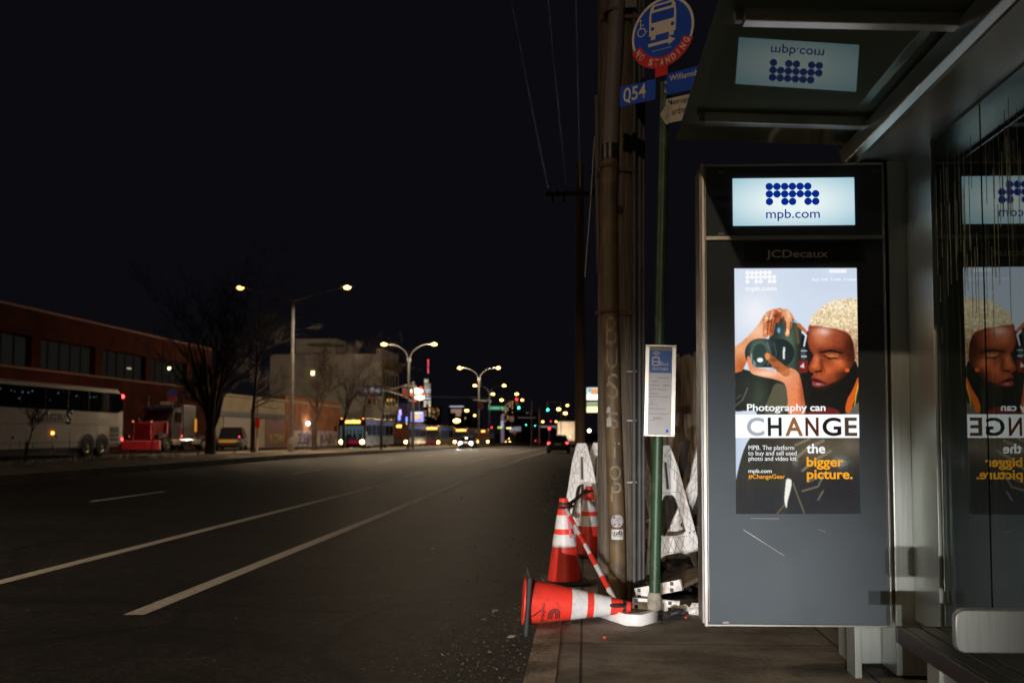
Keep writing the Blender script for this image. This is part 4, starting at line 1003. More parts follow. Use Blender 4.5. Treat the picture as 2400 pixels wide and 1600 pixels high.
# rubble: dark torn plastic and cans heaped among the barricades
b = MB(); rnd = random.Random(9)
for k in range(60):
    x, y = rnd.uniform(.38, 1.45), rnd.uniform(6.5, 9.5); s_ = rnd.uniform(.04, .15)
    mt = Matrix.Translation((x, y, s_ * .25)) @ Matrix.Rotation(rnd.uniform(0, 3), 4, 'Z') @ Matrix.Rotation(rnd.uniform(-.5, .5), 4, 'X')
    b.box(-s_, s_, -s_ * .5, s_ * .5, -s_ * .15, s_ * .2, mt)
tag(b.build('rubble', M('dark_rubble', (.05, .04, .03), .9, var=.5, scale=5), bevel=.008, segs=1), 'dark rubble and scraps heaped among the barricade legs', 'rubble', kind='stuff')
for (x, y, s_, lb, m, rr) in ((.80, 6.02, .06, 'crumpled white plastic bag beside the panel foot', m_pl, 3), (.70, 6.10, .035, 'small white cup lying by the boards', m_pl, 5), (.62, 5.90, .05, 'torn dark sheet lying behind the green pole', m_black, 7)):
    t = thing('litter', lb, 'litter', (x, y, s_ * .5)); b = MB(); b.ball((0, 0, 0), (s_ * 1.4, s_, s_ * .8), 14, 9)
    r2 = random.Random(rr); b.v = [tuple(np.array(p) * r2.uniform(.65, 1.15)) for p in b.v]; b.build('scrap', m, t)
for (u, v, lb) in ((1607, 1444, 'orange bottle cap on the paving near the panel'), (1417, 1491, 'orange bottle cap on the paving near the kerb')):
    p = onZ(u, v, .012); t = thing('bottle_cap', lb, 'bottle cap', (p.x, p.y, 0))
    MB().lathe([(.009, .001), (.010, .012), (.008, .014)], 14).build('cap', m_cone, t, smooth=True)
for i, (u, v, a_, lb) in enumerate(((1130, 1453, .03, 'crumpled pale wrapper on the road near the fallen cone'), (1295, 1158, .10, 'pale paper strip in the gutter beyond the cones'), (1195, 1493, .04, 'torn grey wrapper on the road beside the kerb'), (1010, 1287, .05, 'flattened dark scrap in the middle of the bus lane'), (1160, 1432, .03, 'yellowish stick lying in the gutter'), (1270, 1200, .07, 'pale flattened cup in the gutter'))):
    p = onZ(u, v, -.14); t = thing('litter', lb, 'litter', (p.x, p.y, -.146)); r2 = random.Random(i); b = MB()
    for k in range(3):
        o = Vector((r2.uniform(-1, 1) * a_ * .5, r2.uniform(-1, 1) * a_ * .5, .002))
        q = [o + Vector((r2.uniform(-1, 1) * a_, r2.uniform(-1, 1) * a_, r2.uniform(0, .7) * a_)) for _ in range(4)]
        b.add(q, [(0, 1, 2), (0, 2, 3), (0, 1, 3), (1, 2, 3)])
    b.build('scrap', M('pale_litter', (.30, .26, .20), .7, var=.3), t)

# ------------------------------------------------------------------ fence behind the pavement
m_fence = M('weathered_fence_board', (.74, .55, .40), .9, var=.5, scale=6, stretch=(6, 6, .35), bump=.6, bscale=12, dirt=(.16, .12, .09), dscale=4, damt=.5)
fence = thing('wooden_fence', 'tall weathered timber fence with uneven boards behind the bus stop', 'fence', (2.42, 8.0, 0))
rnd = random.Random(4); b = MB()
path = [Vector((2.45, 7.6, 0)), Vector((2.45, 14.6, 0)), Vector((1.05, 17.2, 0))]
for p, q in zip(path, path[1:]):
    d = (q - p).normalized(); L_ = (q - p).length; s_ = 0
    while s_ < L_:
        wd = min(rnd.uniform(.12, .2), L_ - s_ + .01); h = 2.62 + rnd.uniform(-.14, .12); o = rnd.uniform(-.015, .015); nrm = Vector((-d.y, d.x, 0))
        a_, c_ = p + d * (s_ + .004) + nrm * o, p + d * (s_ + wd - .004) + nrm * o
        b.bar(a_ + Vector((0, 0, h / 2)), c_ + Vector((0, 0, h / 2)), .025, h); s_ += wd
b.build('boards', m_fence, fence, True)
for p, q in zip(path, path[1:]):
    nrm = Vector(((q - p).normalized().y, -(q - p).normalized().x, 0)) * .06
    for z in (.5, 1.5, 2.3): MB().bar(p + nrm + Vector((0, 0, z)), q + nrm + Vector((0, 0, z)), .05, .09).build('rail', m_fence, fence, True)
hd_ = thing('plywood_hoarding', 'dark green painted plywood hoarding behind the shelter glass', 'hoarding', (2.55, 3.0, 0))
MB().box(2.55, 2.60, -3, 7.5, 0, 2.6).build('plywood', M('green_plywood', (.022, .045, .028), .6, var=.3, scale=3, stretch=(1, 6, .5)), hd_, True)
MB().prism([(5.3, .1), (5.8, .1), (4.1, 1.25), (3.85, 1.25)], lambda a, c, d: (2.548 - d, a, c), 0, .002).build('painted_stripe', M('yellow_mural_paint', (.30, .22, .03), .6), hd_, True)
MB().prism([(4.6, .1), (5.2, .1), (3.0, 1.4), (2.5, 1.4)], lambda a, c, d: (2.547 - d, a, c), 0, .002).build('painted_stripe', M('blue_mural_paint', (.02, .03, .12), .6), hd_, True)
# ------------------------------------------------------------------ buildings
def brick(name, col, sc_=1.0):
    m = M(name, col, .95, spec=.06, var=.3, scale=.8, dirt=tuple(c * .55 for c in col), dscale=.5, damt=.54)
    n, l = m.node_tree.nodes, m.node_tree.links; b = n['Principled BSDF']
    tc = n.new('ShaderNodeTexCoord'); sx = n.new('ShaderNodeSeparateXYZ'); cx = n.new('ShaderNodeCombineXYZ'); ad = n.new('ShaderNodeMath')
    l.new(tc.outputs['Object'], sx.inputs[0]); l.new(sx.outputs[0], ad.inputs[0]); l.new(sx.outputs[1], ad.inputs[1]); l.new(ad.outputs[0], cx.inputs[0]); l.new(sx.outputs[2], cx.inputs[1])
    br = n.new('ShaderNodeTexBrick'); br.inputs['Scale'].default_value = 4 * sc_
    br.inputs[1].default_value = (1, 1, 1, 1); br.inputs[2].default_value = (.7, .7, .7, 1); br.inputs[3].default_value = (.5, .5, .5, 1); l.new(cx.outputs[0], br.inputs[0])
    mu = n.new('ShaderNodeMix'); mu.data_type = 'RGBA'; mu.blend_type = 'MULTIPLY'; mu.inputs[0].default_value = 1
    l.new(b.inputs['Base Color'].links[0].from_socket, mu.inputs[6]); l.new(br.outputs[0], mu.inputs[7]); l.new(mu.outputs[2], b.inputs['Base Color'])
    return m
m_brick = brick('red_brick', (.068, .018, .011)); m_brick2 = brick('brown_brick', (.30, .13, .07))
m_roofing = M('roofing', (.03, .03, .03), .9)
m_tan = M('tan_render', (.25, .20, .13), .85, var=.12, scale=.6)
m_pale_wall = M('pale_render', (.60, .54, .47), .85, var=.15, scale=.4, dirt=(.42, .37, .33), dscale=.3)
m_win = M('dark_window', (.012, .014, .014), .08, spec=.7, var=.3)
m_office = E('office_pane', (.0060, .0062, .0055), 1, .5)  # faint glow painted in for sky reflected by the dark panes
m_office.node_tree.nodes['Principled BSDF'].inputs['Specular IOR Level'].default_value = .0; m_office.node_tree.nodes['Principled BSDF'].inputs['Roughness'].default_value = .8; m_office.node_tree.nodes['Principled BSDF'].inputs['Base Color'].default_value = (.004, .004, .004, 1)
m_frame = M('dark_frame', (.010, .010, .009), .8, spec=.1)
m_rdoor = M('red_shutter', (.10, .022, .014), .6, var=.2, stretch=(1, 1, 12), scale=2)
m_wdoor = M('pale_shutter', (.25, .22, .20), .7, var=.1)

BX = -36.0
rb = thing('brick_building', 'long two-storey red brick building with bands of dark windows', 'building', (BX, 60, gz(60)))
YA, YB = 20.0, 81.0
bays = [(55.2 + 7.25 * k, 61.5 + 7.25 * k) for k in range(-5, 4)]
b = MB()
b.box(BX - 15, BX, YA, YB, -.6, 5.50); b.box(BX - 15, BX, YA, YB, 7.55, 9.25)
ye = YA
for y0, y1 in bays:
    b.box(BX - 15, BX, ye, y0, 5.502, 7.548); ye = y1
b.box(BX - 15, BX, ye, YB, 5.502, 7.548)
b.box(BX - 15, BX - .6, YA + .2, YB - .2, 5.505, 7.545)
b.build('wall', m_brick, rb, True)
MB().box(BX - .1, BX + .12, YA, YB, 5.36, 5.498).build('stone_ledge', M('stone_ledge', (.17, .085, .045), .85, var=.3), rb, True)
MB().box(BX - 15.1, BX + .14, YA - .1, YB + .1, 9.252, 9.40).build('parapet_coping', M('coping', (.16, .07, .045), .8), rb, True)
for i, (y0, y1) in enumerate(bays):
    if y1 < 40: continue
    f = MB(); n = 5
    for k in range(n + 1):
        y = y0 + (y1 - y0) * k / n; f.box(BX - .42, BX - .30, max(y - .07, y0), min(y + .07, y1), 5.503, 7.547)
    f.box(BX - .42, BX - .30, y0, y1, 5.503, 5.60).box(BX - .42, BX - .30, y0, y1, 7.45, 7.547)
    fo = f.build('window', m_frame, rb, True)
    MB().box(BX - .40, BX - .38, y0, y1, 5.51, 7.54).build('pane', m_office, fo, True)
tb = onX(397, 863, BX - .2); MB().ball((tb.x, tb.y, tb.z), .13, 12, 8).build('wall_lamp', E('small_warm_lamp', (1, .75, .35), 12), rb, True)
tb = onX(302, 863, BX - .3); MB().box(tb.x, tb.x + .04, tb.y - .3, tb.y + .3, tb.z - .06, tb.z + .06).build('wall_lamp', E('dim_lamp', (1, .8, .5), .5), rb, True)
# spray paint on the brick between coach and lorry
m_tagp = M('old_spray_paint', (.30, .24, .20), .8, var=.3)
for ys_, z_, s in ((60.2, 1.75, 'BRONZ 2'), (73.5, 1.6, 'OO'), (63.2, .9, 'SO')):
    text('graffiti', s, (BX + .012, ys_, z_), (0, 1, 0), (0, 0, 1), m_tagp, rb, w=len(s) * .48, h=.75, world=True, bold=-.01, depth=.004)
# warehouse
wh = thing('warehouse', 'low warehouse with tan upper wall, pale roller door and brown brick end', 'warehouse', (BX, 100, gz(100)))
MB().box(BX - 20, BX, 82, 101.5, -.8, 4.95).build('wall', m_tan, wh, True)
MB().box(BX - 20, BX + .05, 101.52, 124.5, -1.0, 5.75).build('brick_wall', m_brick2, wh, True)
MB().box(BX - .02, BX + .14, 82, 124.6, 5.76 - .75, 5.76 - .5).build('cornice', m_tan, wh, True)
MB().box(BX + .01, BX + .25, 82.5, 101.3, 2.95, 3.45).build('door_hood', m_dark, wh, True)
MB().box(BX + .01, BX + .06, 84.0, 90.6, -.3, 2.9).build('roller_door', m_wdoor, wh, True)
MB().box(BX + .01, BX + .06, 95.2, 101.2, -.3, 3.3).build('roller_door', m_rdoor, wh, True)
MB().box(BX + .06, BX + .09, 103.0, 124.3, -.5, 1.6).build('repainted_patch', M('repaint', (.34, .28, .24), .85, var=.35, scale=.7, dirt=(.12, .07, .06), dscale=.5, damt=.5), wh, True)
for y, s in ((96, 'YOW'), (106, 'ZEP'), (115, 'KAS')):
    text('graffiti', s, (BX + (.10 if y > 100 else .07), y, -.1), (0, 1, 0), (0, 0, 1), M('graffiti_' + s.lower(), (.22, .17, .05) if y < 100 else (.10, .07, .16), .8, var=.4), wh, w=5.2, h=1.3, world=True, bold=.04, depth=.004)
p = onX(722, 992, BX + .3); MB().ball((p.x, p.y, p.z), .24, 12, 8).build('wall_lamp', E('white_lamp', (1, .95, .85), 9), wh, True)
point('wall_lamp_light', (p.x + .5, p.y, p.z), 160, (1, .85, .65), parent=wh)
# white three-storey block beyond
WY = 150
wbd = thing('white_building', 'pale three-storey building with a cornice and rooftop bulkhead', 'building', (BX, WY, gz(WY)))
MB().box(BX - 20, BX, WY, WY + 14, -1.4, 15.3).build('wall', m_pale_wall, wbd, True)
MB().box(BX - .9, BX + .02, WY - .12, WY + 14, 15.31, 16.3).build('parapet', m_pale_wall, wbd, True)
MB().prism([(BX + .02, 12.9), (BX + .5, 13.1), (BX + 1.0, 14.2), (BX + 1.1, 14.6), (BX + .02, 14.7)], lambda a, c, d: (a, d, c), WY + .1, WY + 14).build('cornice', m_tan, wbd, True)
MB().box(BX - 16.5, BX - 9, WY + 3, WY + 9, 15.31, 18.4).build('bulkhead', m_pale_wall, wbd, True)
MB().box(BX - 13, BX - 7.5, WY + 1.5, WY + 3, 16.9, 17.3).build('bulkhead_canopy', m_tan, wbd, True)
for k in range(5):
    for z in (3.6, 7.6, 11):
        MB().box(BX + .01, BX + .08, WY + 1.3 + k * 2.5, WY + 2.7 + k * 2.5, z - 1.2, z + 1.1).build('window', m_win, wbd, True)
for u, v, wd, hh, c, st in ((733, 874, .3, .35, (1, .7, .3), 5), (721, 880, .5, 1.4, (.5, .40, .14), .12), (742, 872, .4, .9, (.5, .45, .3), .12), (901, 928, .3, 1.0, (.55, .45, .12), .12)):
    p = onY(u, v, WY - .06); MB().box(p.x - wd, p.x + wd, p.y, p.y + .05, p.z - hh, p.z + hh).build('lit_window', E('lit_window_%d' % u, c, st), wbd, True)
# shopfront row with blue and violet neon beyond it
p0 = onY(934, 1000, 172); p1 = onY(948, 945, 172)
sh = thing('shop_building', 'narrow shop building with violet lit wall and blue neon', 'building', (p0.x, 172, gz(172)))
MB().box(p0.x, p1.x + 2, 172, 182, -1.6, p1.z).build('wall', E('violet_lit_wall', (.020, .013, .030), 1), sh, True)
for u, v in ((936, 978), (938, 966), (954, 983)):
    p = onY(u, v, 171.9); MB().box(p.x - .22, p.x + .22, 171.8, 171.95, p.z - .55, p.z + .55).build('neon', E('neon_%d' % u, (.18, .28, 1) if v > 970 else (.6, .4, 1), 2.2), sh, True)

# far skyline
def skyscraper():
    Yt = 3000.0; pb_ = onY(1003, 960, Yt)
    t = thing('skyscraper', 'distant lit skyscraper with a red beacon mast', 'skyscraper', (pb_.x, Yt, -5))
    sc_ = Yt / 2000.0; tz = onY(1003, 889, Yt).z
    MB().loft([[(pb_.x + sx * w_, Yt + sy * w_, z) for sx, sy in ((-1, -1), (1, -1), (1, 1), (-1, 1))] for z, w_ in ((-5, 14), (tz, 10.5))]).build('tower', M('tower_glass', (.05, .05, .05), .2), t, True)
    rnd = random.Random(6)
    cols = [(.30, .27, .22), (.22, .16, .10), (.18, .17, .15), (.35, .33, .45), (.5, .38, .22), (.12, .11, .11), (.32, .22, .12)]
    fl = [(889, 897, 0), (899, 903, 1), (904, 912, 2), (913, 916, 3), (918, 921, 4), (924, 929, 2), (932, 935, 3), (938, 948, 0), (949, 953, 4), (956, 966, 6), (968, 976, 1)]
    for v0, v1, k in fl:
        z1, z0 = onY(1003, v0, Yt).z, onY(1003, v1, Yt).z; w_ = 10.8 + (tz - z1) * .018
        n = 3
        for j in range(n):
            if rnd.random() < .18: continue
            a = pb_.x - w_ + 2 * w_ * j / n; c = cols[k]; f = rnd.uniform(.5, 1.3)
            MB().box(a + .4, a + 2 * w_ / n - .4, Yt - 15.5, Yt - 15, z0, z1).build('lit_floor', E('lit_floor_%d_%d' % (v0, j), [q * f for q in c], 1.9), t, True)
    MB().lathe([(1.0, tz), (.5, onY(1003, 842, Yt).z)], 8, Matrix.Translation((pb_.x, Yt, 0))).build('mast', m_galv, t, True)
    for v in (844, 847, 852, 857, 864, 867, 872):
        z = onY(1003, v, Yt).z; MB().ball((pb_.x, Yt - 2, z), (2.2 if v in (844, 872) else 1.6, 1.6, 3.2), 8, 6).build('beacon', E('beacon_%d' % v, (1, .05, .06) if v < 850 else (.8, .10, .16), 2.4), t, True)
skyscraper()
def far_block(name, label, cat, u0, u1, vt, Y, body, wins):
    a, c = onY(u0, vt, Y), onY(u1, vt, Y); t = thing(name, label, cat, ((a.x + c.x) / 2, Y, gz(min(Y, 400)) - 1))
    MB().box(a.x, c.x, Y, Y + 12, gz(min(Y, 400)) - 2, a.z).build('wall', body, t, True)
    for i, (w0, w1, v0, v1, col, st) in enumerate(wins):
        p, q = onY(w0, v1, Y - .3), onY(w1, v0, Y - .3)
        MB().box(p.x, q.x, Y - .35, Y - .1, p.z, q.z).build('lit_window', E('%s_lit_%d' % (name, i), col, st), t, True)
    return t
m_farw = M('far_wall', (.05, .045, .04), .8)
rnd = random.Random(12)
far_block('apartment_block', 'distant apartment block with warm lit windows beside the skyscraper', 'building', 1012, 1030, 953, 900, M('warm_block', (.12, .08, .05), .8),
          [(u, u + 2.2, v, v + 2, (.9, .5, .2), rnd.uniform(.15, .8)) for v in range(956, 984, 4) for u in (1013, 1016, 1020, 1024, 1027) if rnd.random() < .65])
far_block('office_block', 'distant flat-topped building with a white light line along its roof', 'building', 1052, 1090, 950, 800, m_farw,
          [(1054, 1087, 951.2, 953.2, (.75, .75, 1), .8), (1057, 1082, 958, 967, (.42, .28, .18), .6), (1068, 1080, 967, 975, (.36, .24, .16), .6)])
far_block('apartment_block', 'dark distant block with scattered lights above the articulated bus', 'building', 985, 1000, 955, 1000, m_farw,
          [(u, u + 1.6, v, v + 1.8, (1, .65, .35), rnd.uniform(.2, 1)) for v in range(957, 985, 5) for u in (987, 991, 994, 997) if rnd.random() < .5])
far_block('apartment_block', 'distant tower dotted with warm lights behind the green street sign', 'building', 1176, 1206, 938, 700, M('brown_block', (.08, .05, .04), .8),
          [(u, u + 2.0, v, v + 2, (1, .55, .32), rnd.uniform(.4, 1.3)) for v in range(940, 990, 5) for u in (1178, 1184, 1189, 1194, 1200) if rnd.random() < .6])
far_block('apartment_block', 'low dark distant row behind the traffic lights', 'building', 1206, 1262, 966, 420, m_farw,
          [(1233, 1238, 966, 968, (.5, .5, .4), .25), (1213, 1255, 977.5, 979, (.16, .13, .13), .6)])
far_block('apartment_block', 'low dark distant buildings left of the office block', 'building', 1086, 1122, 968, 420, m_farw, [(1090, 1091.5, 978, 981, (1, .8, .5), 1)])
gs = far_block('petrol_station', 'low roadside building with a white band of light far down the road', 'building', 1262, 1312, 996, 330, m_farw,
          [(1266, 1304, 997.5, 1001, (.30, .32, .33), .55)])
shp = far_block('shop_building', 'far shop with pale lit frontage beside the stop sign', 'building', 1195, 1222, 994, 300, m_farw,
          [(1195, 1204, 1001, 1012, (.5, .5, .5), .5), (1205, 1214, 1000, 1010, (.35, .38, .45), .5), (1213, 1221, 999, 1010, (.4, .42, .5), .35), (1187, 1192, 1001.5, 1004, (1, .75, .35), 3), (1193, 1198, 1001.5, 1004, (1, .8, .4), 3)])
pil = thing('lit_pylon', 'far pale violet lit pylon sign with green foot beside the road', 'sign', (onY(1178, 1000, 290).x, 290, gz(290)))
p, q = onY(1174, 1003, 290), onY(1181, 973, 290); MB().box(p.x, q.x, 290, 290.6, gz(290) - .2, q.z).build('panel', E('pylon_light', (.20, .15, .19), .7), pil, True)
p, q = onY(1174, 1001, 289.8), onY(1180, 986, 289.8); MB().box(p.x, q.x, 289.6, 289.9, p.z, q.z).build('bright_panel', E('pylon_bright', (.5, .5, .8), .7), pil, True)
p, q = onY(1167, 1003, 289.8), onY(1176, 999.5, 289.8); MB().box(p.x, q.x, 289.5, 289.9, p.z, q.z).build('green_tubes', E('green_tubes', (.55, .9, .15), 1.6), pil, True)
# billboard panel at the left edge showing lit signs on the white building side
# ------------------------------------------------------------------ street lamps
m_pole = M('lamp_pole', (.11, .11, .115), .55, .4, var=.2)
m_cpole = m_pole; m_apole = M('pale_lamp_pole', (.36, .35, .34), .55, .3, var=.2)
LAMPC = (1.0, .76, .50)
def lamp(label, u, Y, vh, arm, straight=False, watts=900, base_z=None, x=None, glow=None, heads=(1, -1), twin=None, spot_=True, vh_z=None, cone=174):
    X = onY(u, 1000, Y).x if x is None else x
    g = (.09 if X < -16 else -.15) + gz(Y) if base_z is None else base_z
    zh = vh_z or onY(u, vh, Y).z
    t = thing('street_lamp', label, 'street lamp', (X, Y, g), 'street lamps along the avenue')
    H = zh - g
    fz = H - (.85 if straight else 1.75)
    b = MB()
    if straight:
        b.lathe([(.13, .9), (.075, fz)], 12)
        for k in range(8):
            a = k * math.pi / 4; b.tube([(math.cos(a) * .128, math.sin(a) * .128, .9), (math.cos(a) * .073, math.sin(a) * .073, fz)], .011, 5)
    else: b.lathe([(.11, .6), (.085, fz)], 12).lathe([(.10, fz), (.17, fz + .05), (.17, fz + .3), (.10, fz + .36)], 12)
    m_pole = m_apole if straight else m_cpole
    b.build('pole', m_pole, t, smooth=True)
    MB().lathe([(.24, 0), (.24, .55), (.15, .95), (.13, 1.0)] if straight else [(.18, 0), (.18, .5), (.12, .62)], 8).build('base', m_pole, t, bevel=.02)
    for s in heads:
        if straight: pts = [(0, 0, fz - .05), (s * arm * .5, 0, H - .42), (s * (arm - .4), 0, H - .06)]
        else: pts = [(s * .08, 0, fz + .3)] + [(s * (.12 + (arm - .45) * (1 - math.cos(k * math.pi / 12))), 0, fz + .3 + (H - fz - .28) * math.sin(k * math.pi / 12)) for k in range(1, 7)]
        MB().tube(pts, [.05] + [.035] * (len(pts) - 1), 8).build('arm', m_pole, t, smooth=True)
        lw = .33
        hd = MB().loft([[(s * (arm - .42 + lw * 2 * q), yy_ * wq, H + zz * hq) for yy_, zz in ((-1, 0), (-.7, 1), (.7, 1), (1, 0))] for q, wq, hq in ((0, .07, .08), (.35, .16, .15), (1.0, .13, .12), (1.22, .05, .06))]).build('lamp_head', m_pole, t, smooth=True)
        gs_ = glow or .11
        bl = .8 if (twin and s == -1) else 1
        MB().ball((s * arm, 0, H - .015), (gs_ * 1.75, gs_ * 1.2, gs_ * 1.0), 12, 8).build('lens', e_warm if bl == 1 else e_warm, hd, smooth='all')
        if spot_:
            if cone > 175: point('lamp_light', (X + s * arm, Y, g + H - .45), watts, LAMPC, .15, t)
            else: spot('lamp_light', (X + s * arm, Y, g + H - .16), (X + s * arm * 1.0, Y, g), watts, cone, .6 if cone < 160 else .12, LAMPC, .12, t)
    return t
lamp('tall fluted lamp with two straight arms between the bare median trees', 683, 55, 673, 3.55, True, 4500, glow=.14, cone=150)
lamp('curved twin-arm lamp beside the hexagonal lit sign', 957, 82, 806, 2.45, False, 3000, glow=.16, cone=180)
lamp('curved twin-arm lamp standing over the green street name sign', 1122, 112, 861.5, 2.55, False, 4500, glow=.17, cone=180)
lamp('curved twin-arm lamp seen just behind the green street name sign', 1147, 151, 903, 2.6, False, 4000, glow=.19)
lamp('small far twin-arm lamp above the distant dotted tower', 1183, 186, 923, 2.6, False, 2500, glow=.22)
lamp('smallest twin-arm lamp far down the median', 1199.5, 219, 937, 2.65, False, 2000, glow=.24)
for u, v, Y, lb, g_ in ((1309.5, 958.6, 260, 'single far lamp above the white box lorry', .36), (1325, 968, 270, 'single far lamp low over the box lorry roof', .36), (1330, 949.6, 300, 'single far lamp highest over the box lorry', .28),
                        (1272, 987.5, 380, 'tiny far lamp by the second green light', .3), (1304, 987.5, 380, 'tiny far lamp just above the lorry corner', .3), (1094, 961.5, 210, 'single lamp beside the flat-topped far building', .28), (1070.5, 985.5, 160, 'bright single lamp above the line of buses', .38), (1112.5, 973, 240, 'dim single lamp over the darkest bus', .2)):
    lamp(lb, u, Y, v, .01 + .6, False, 300, x=onY(u, v, Y).x - .61, glow=g_, heads=(1,), base_z=-.2 + gz(Y), spot_=False)
lamp('added unseen twin-arm lamp on the median level with the shelter', 683, 2, 0, 3.55, True, 4500, base_z=.09, x=-18.5, vh_z=9.8, cone=152)  # added out of view as fill for the near street and signs
lamp('added unseen lamp with an arm reaching over the bus lane behind the shelter', 683, -21, 0, 2.4, True, 4500, base_z=0, x=.35, vh_z=9.0, heads=(-1,))  # added behind the camera to light pole and signs from the front
# ------------------------------------------------------------------ signals, signs
m_sig = M('signal_yellow', (.30, .20, .02), .5)
def signal_head(parent, loc, lit, facing=1, cols=None):
    x, y, z = loc
    h = MB().box(x - .17, x + .17, y, y + .2, z - .5, z + .5).build('signal_head', m_sig, parent, bevel=.02)
    for k, (nm, c) in enumerate((('red_lens', (1, .02, .04)), ('amber_lens', (1, .5, .05)), ('green_lens', (.05, 1, .62)))):
        zz = z + .32 - .32 * k
        MB().lathe([(.14, 0), (.10, .05), (.001, .06)], 14, Matrix.Translation((x, y - .001, zz)) @ Matrix.Rotation(R(90), 4, 'X')).build(nm, E('signal_%s_on' % nm, c, 7) if k == lit else M('signal_%s_off' % nm, [q * .08 for q in c], .4), h, smooth=True)
        MB().tube([(x, y - .16, zz + .02), (x, y + .0, zz + .02)], .15, 12, cap=False).build('visor', m_sig, h)
    return h
# mast arm signal on the curved lamp's corner
X = onY(957, 1000, 82).x
ms = thing('traffic_signal', 'mast-arm traffic signal in yellow housing with red lit, before the pale building', 'traffic signal', (onY(968, 1000, 84).x, 84, .08 + gz(84)))
p1_, p2_, p3_ = [onY(*q, 84) - ms.location for q in ((968, 944), (938, 925), (908, 916))]
MB().lathe([(.16, 0), (.12, 6.6)], 12).build('pole', m_pole, ms, smooth=True)
MB().tube([Vector((0, 0, p1_.z)), p1_.lerp(p2_, .5) + Vector((0, 0, .1)), p2_, p3_], [.10, .085, .07, .05], 10).build('mast_arm', m_pole, ms, smooth=True)
MB().tube([Vector((0, 0, 6.5)), p3_ + Vector((.1, 0, .1))], .02, 6).build('tie_rod', m_galv, ms)
q = onY(871, 934, 84) - ms.location
MB().tube([p3_, Vector((q.x, 0, p3_.z + .05))], .05, 8).build('arm_end', m_pole, ms, smooth=True)
signal_head(ms, (q.x - .2, 0, q.z), 0); signal_head(ms, (q.x + .28, .1, q.z - .1), 5)
sg = thing('street_name_sign', 'dark blue hanging street sign with pale blurred lettering before the pale building', 'street sign', (onY(868, 916, 83.6).x, 83.6, gz(84)))
p0, p1 = onY(841, 929, 83.6), onY(895, 903, 83.6)
MB().box(p0.x, p1.x, 83.58, 83.64, p0.z, p1.z).build('plate', M('dark_blue_sign', (.010, .014, .05), .4), sg, True)
for u0, u1, v0, v1 in ((842, 849, 906, 918), (853, 859, 908, 919), (868, 876, 908, 921), (878, 890, 910, 920)):
    a, c = onY(u0, v1, 83.55), onY(u1, v0, 83.55); MB().box(a.x, c.x, 83.555, 83.575, a.z, c.z).build('lettering', M('pale_lettering', (.16, .17, .22), .6, var=.5, scale=3), sg, True)
bn = thing('banner', 'dark red banner square hanging on the lamp pole', 'banner', (onY(952, 917, 83).x, 83.2, gz(83)))
p0, p1 = onY(943, 931, 83.2), onY(961, 906, 83.2)
MB().box(p0.x, p1.x, 83.15, 83.2, p0.z, p1.z).build('cloth', M('dark_red_cloth', (.10, .02, .015), .7), bn, True)
a = onY(950, 904, 83.2); MB().box(a.x - .1, a.x + 1.1, 83.1, 83.3, a.z - .05, a.z + .06).build('banner_arm', m_galv, bn, True)
# hexagon sign on its pylon, and the screen beneath
YS_ = 125.0
hs = thing('pylon_sign', 'roadside pylon with white lit hexagons trimmed in red', 'lit sign', (onY(984, 1000, YS_).x, YS_, gz(YS_)))
MB().box(onY(975, 0, YS_).x, onY(988, 0, YS_).x, YS_ + .3, YS_ + 1.2, -1.0, onY(0, 935, YS_).z).build('pylon', m_dark, hs, True)
def hexa(u, v, rx, ry, nm, mt, d=0):
    pts = [onY(u + a * rx, v + c * ry, YS_ - d) for a, c in ((-1, -.42), (0, -1), (1, -.42), (1, .42), (0, 1), (-1, .42))]
    MB().prism([(q.x, q.z) for q in pts], XZ(0), YS_ - d, YS_ - d + .25).build(nm, mt, hs, True)
e_hex = E('hexagon_light', (1, .88, .58), 2.6); e_hred = E('hexagon_red', (1, .05, .05), 2.2)
hexa(976.2, 916, 14.5, 8, 'hexagon', e_hex); hexa(984, 931, 10.5, 7.2, 'hexagon', e_hex, .1); hexa(971, 931, 4, 5, 'hexagon', e_hex, .2)
for u, v in ((986.5, 908.5), (964.5, 924.5), (990.5, 923.5), (972, 937)): hexa(u, v, 3.0, 3.6, 'red_trim', e_hred, .5)
ls = thing('led_screen', 'small lit blue advertising screen with a yellow lozenge below the hexagon sign', 'screen', (onY(977, 975, YS_ - 3).x, YS_ - 3, gz(YS_)))
a, c = onY(963, 988, YS_ - 3), onY(991.5, 964.5, YS_ - 3)
MB().box(a.x, c.x, YS_ - 3, YS_ - 2.6, a.z, c.z).build('screen', E('screen_blue', (.42, .46, 1), 1.1), ls, True)
MB().box(a.x + .1, c.x - .1, YS_ - 3.03, YS_ - 3.005, c.z - .28, c.z - .05).build('screen_edge', E('screen_white', (.9, .92, 1), 1.2), ls, True)
pts = [onY(u, v, YS_ - 3.1) for u, v in ((963.5, 976), (972, 972.5), (977, 971), (985, 974), (986, 977.5), (977, 981), (966, 979))]
MB().prism([(q.x, q.z) for q in pts], XZ(0), YS_ - 3.08, YS_ - 3.04).build('lozenge', E('screen_yellow', (1, .55, .05), 1.3), ls, True)
for w_ in (((966, 968.5), (970.5, 971.5), (966, 973.5)), ((984.5, 980), (985, 984), (979.5, 982.5))):
    pts = [onY(u, v, YS_ - 3.1) for u, v in w_]; MB().prism([(q.x, q.z) for q in pts], XZ(0), YS_ - 3.08, YS_ - 3.04).build('red_mark', E('screen_red', (.8, .04, .2), 1.0), ls, True)
MB().box((a.x + c.x) / 2 - .12, (a.x + c.x) / 2 + .12, YS_ - 2.6, YS_ - 2.4, gz(YS_) - .2, a.z).build('post', m_galv, ls, True)
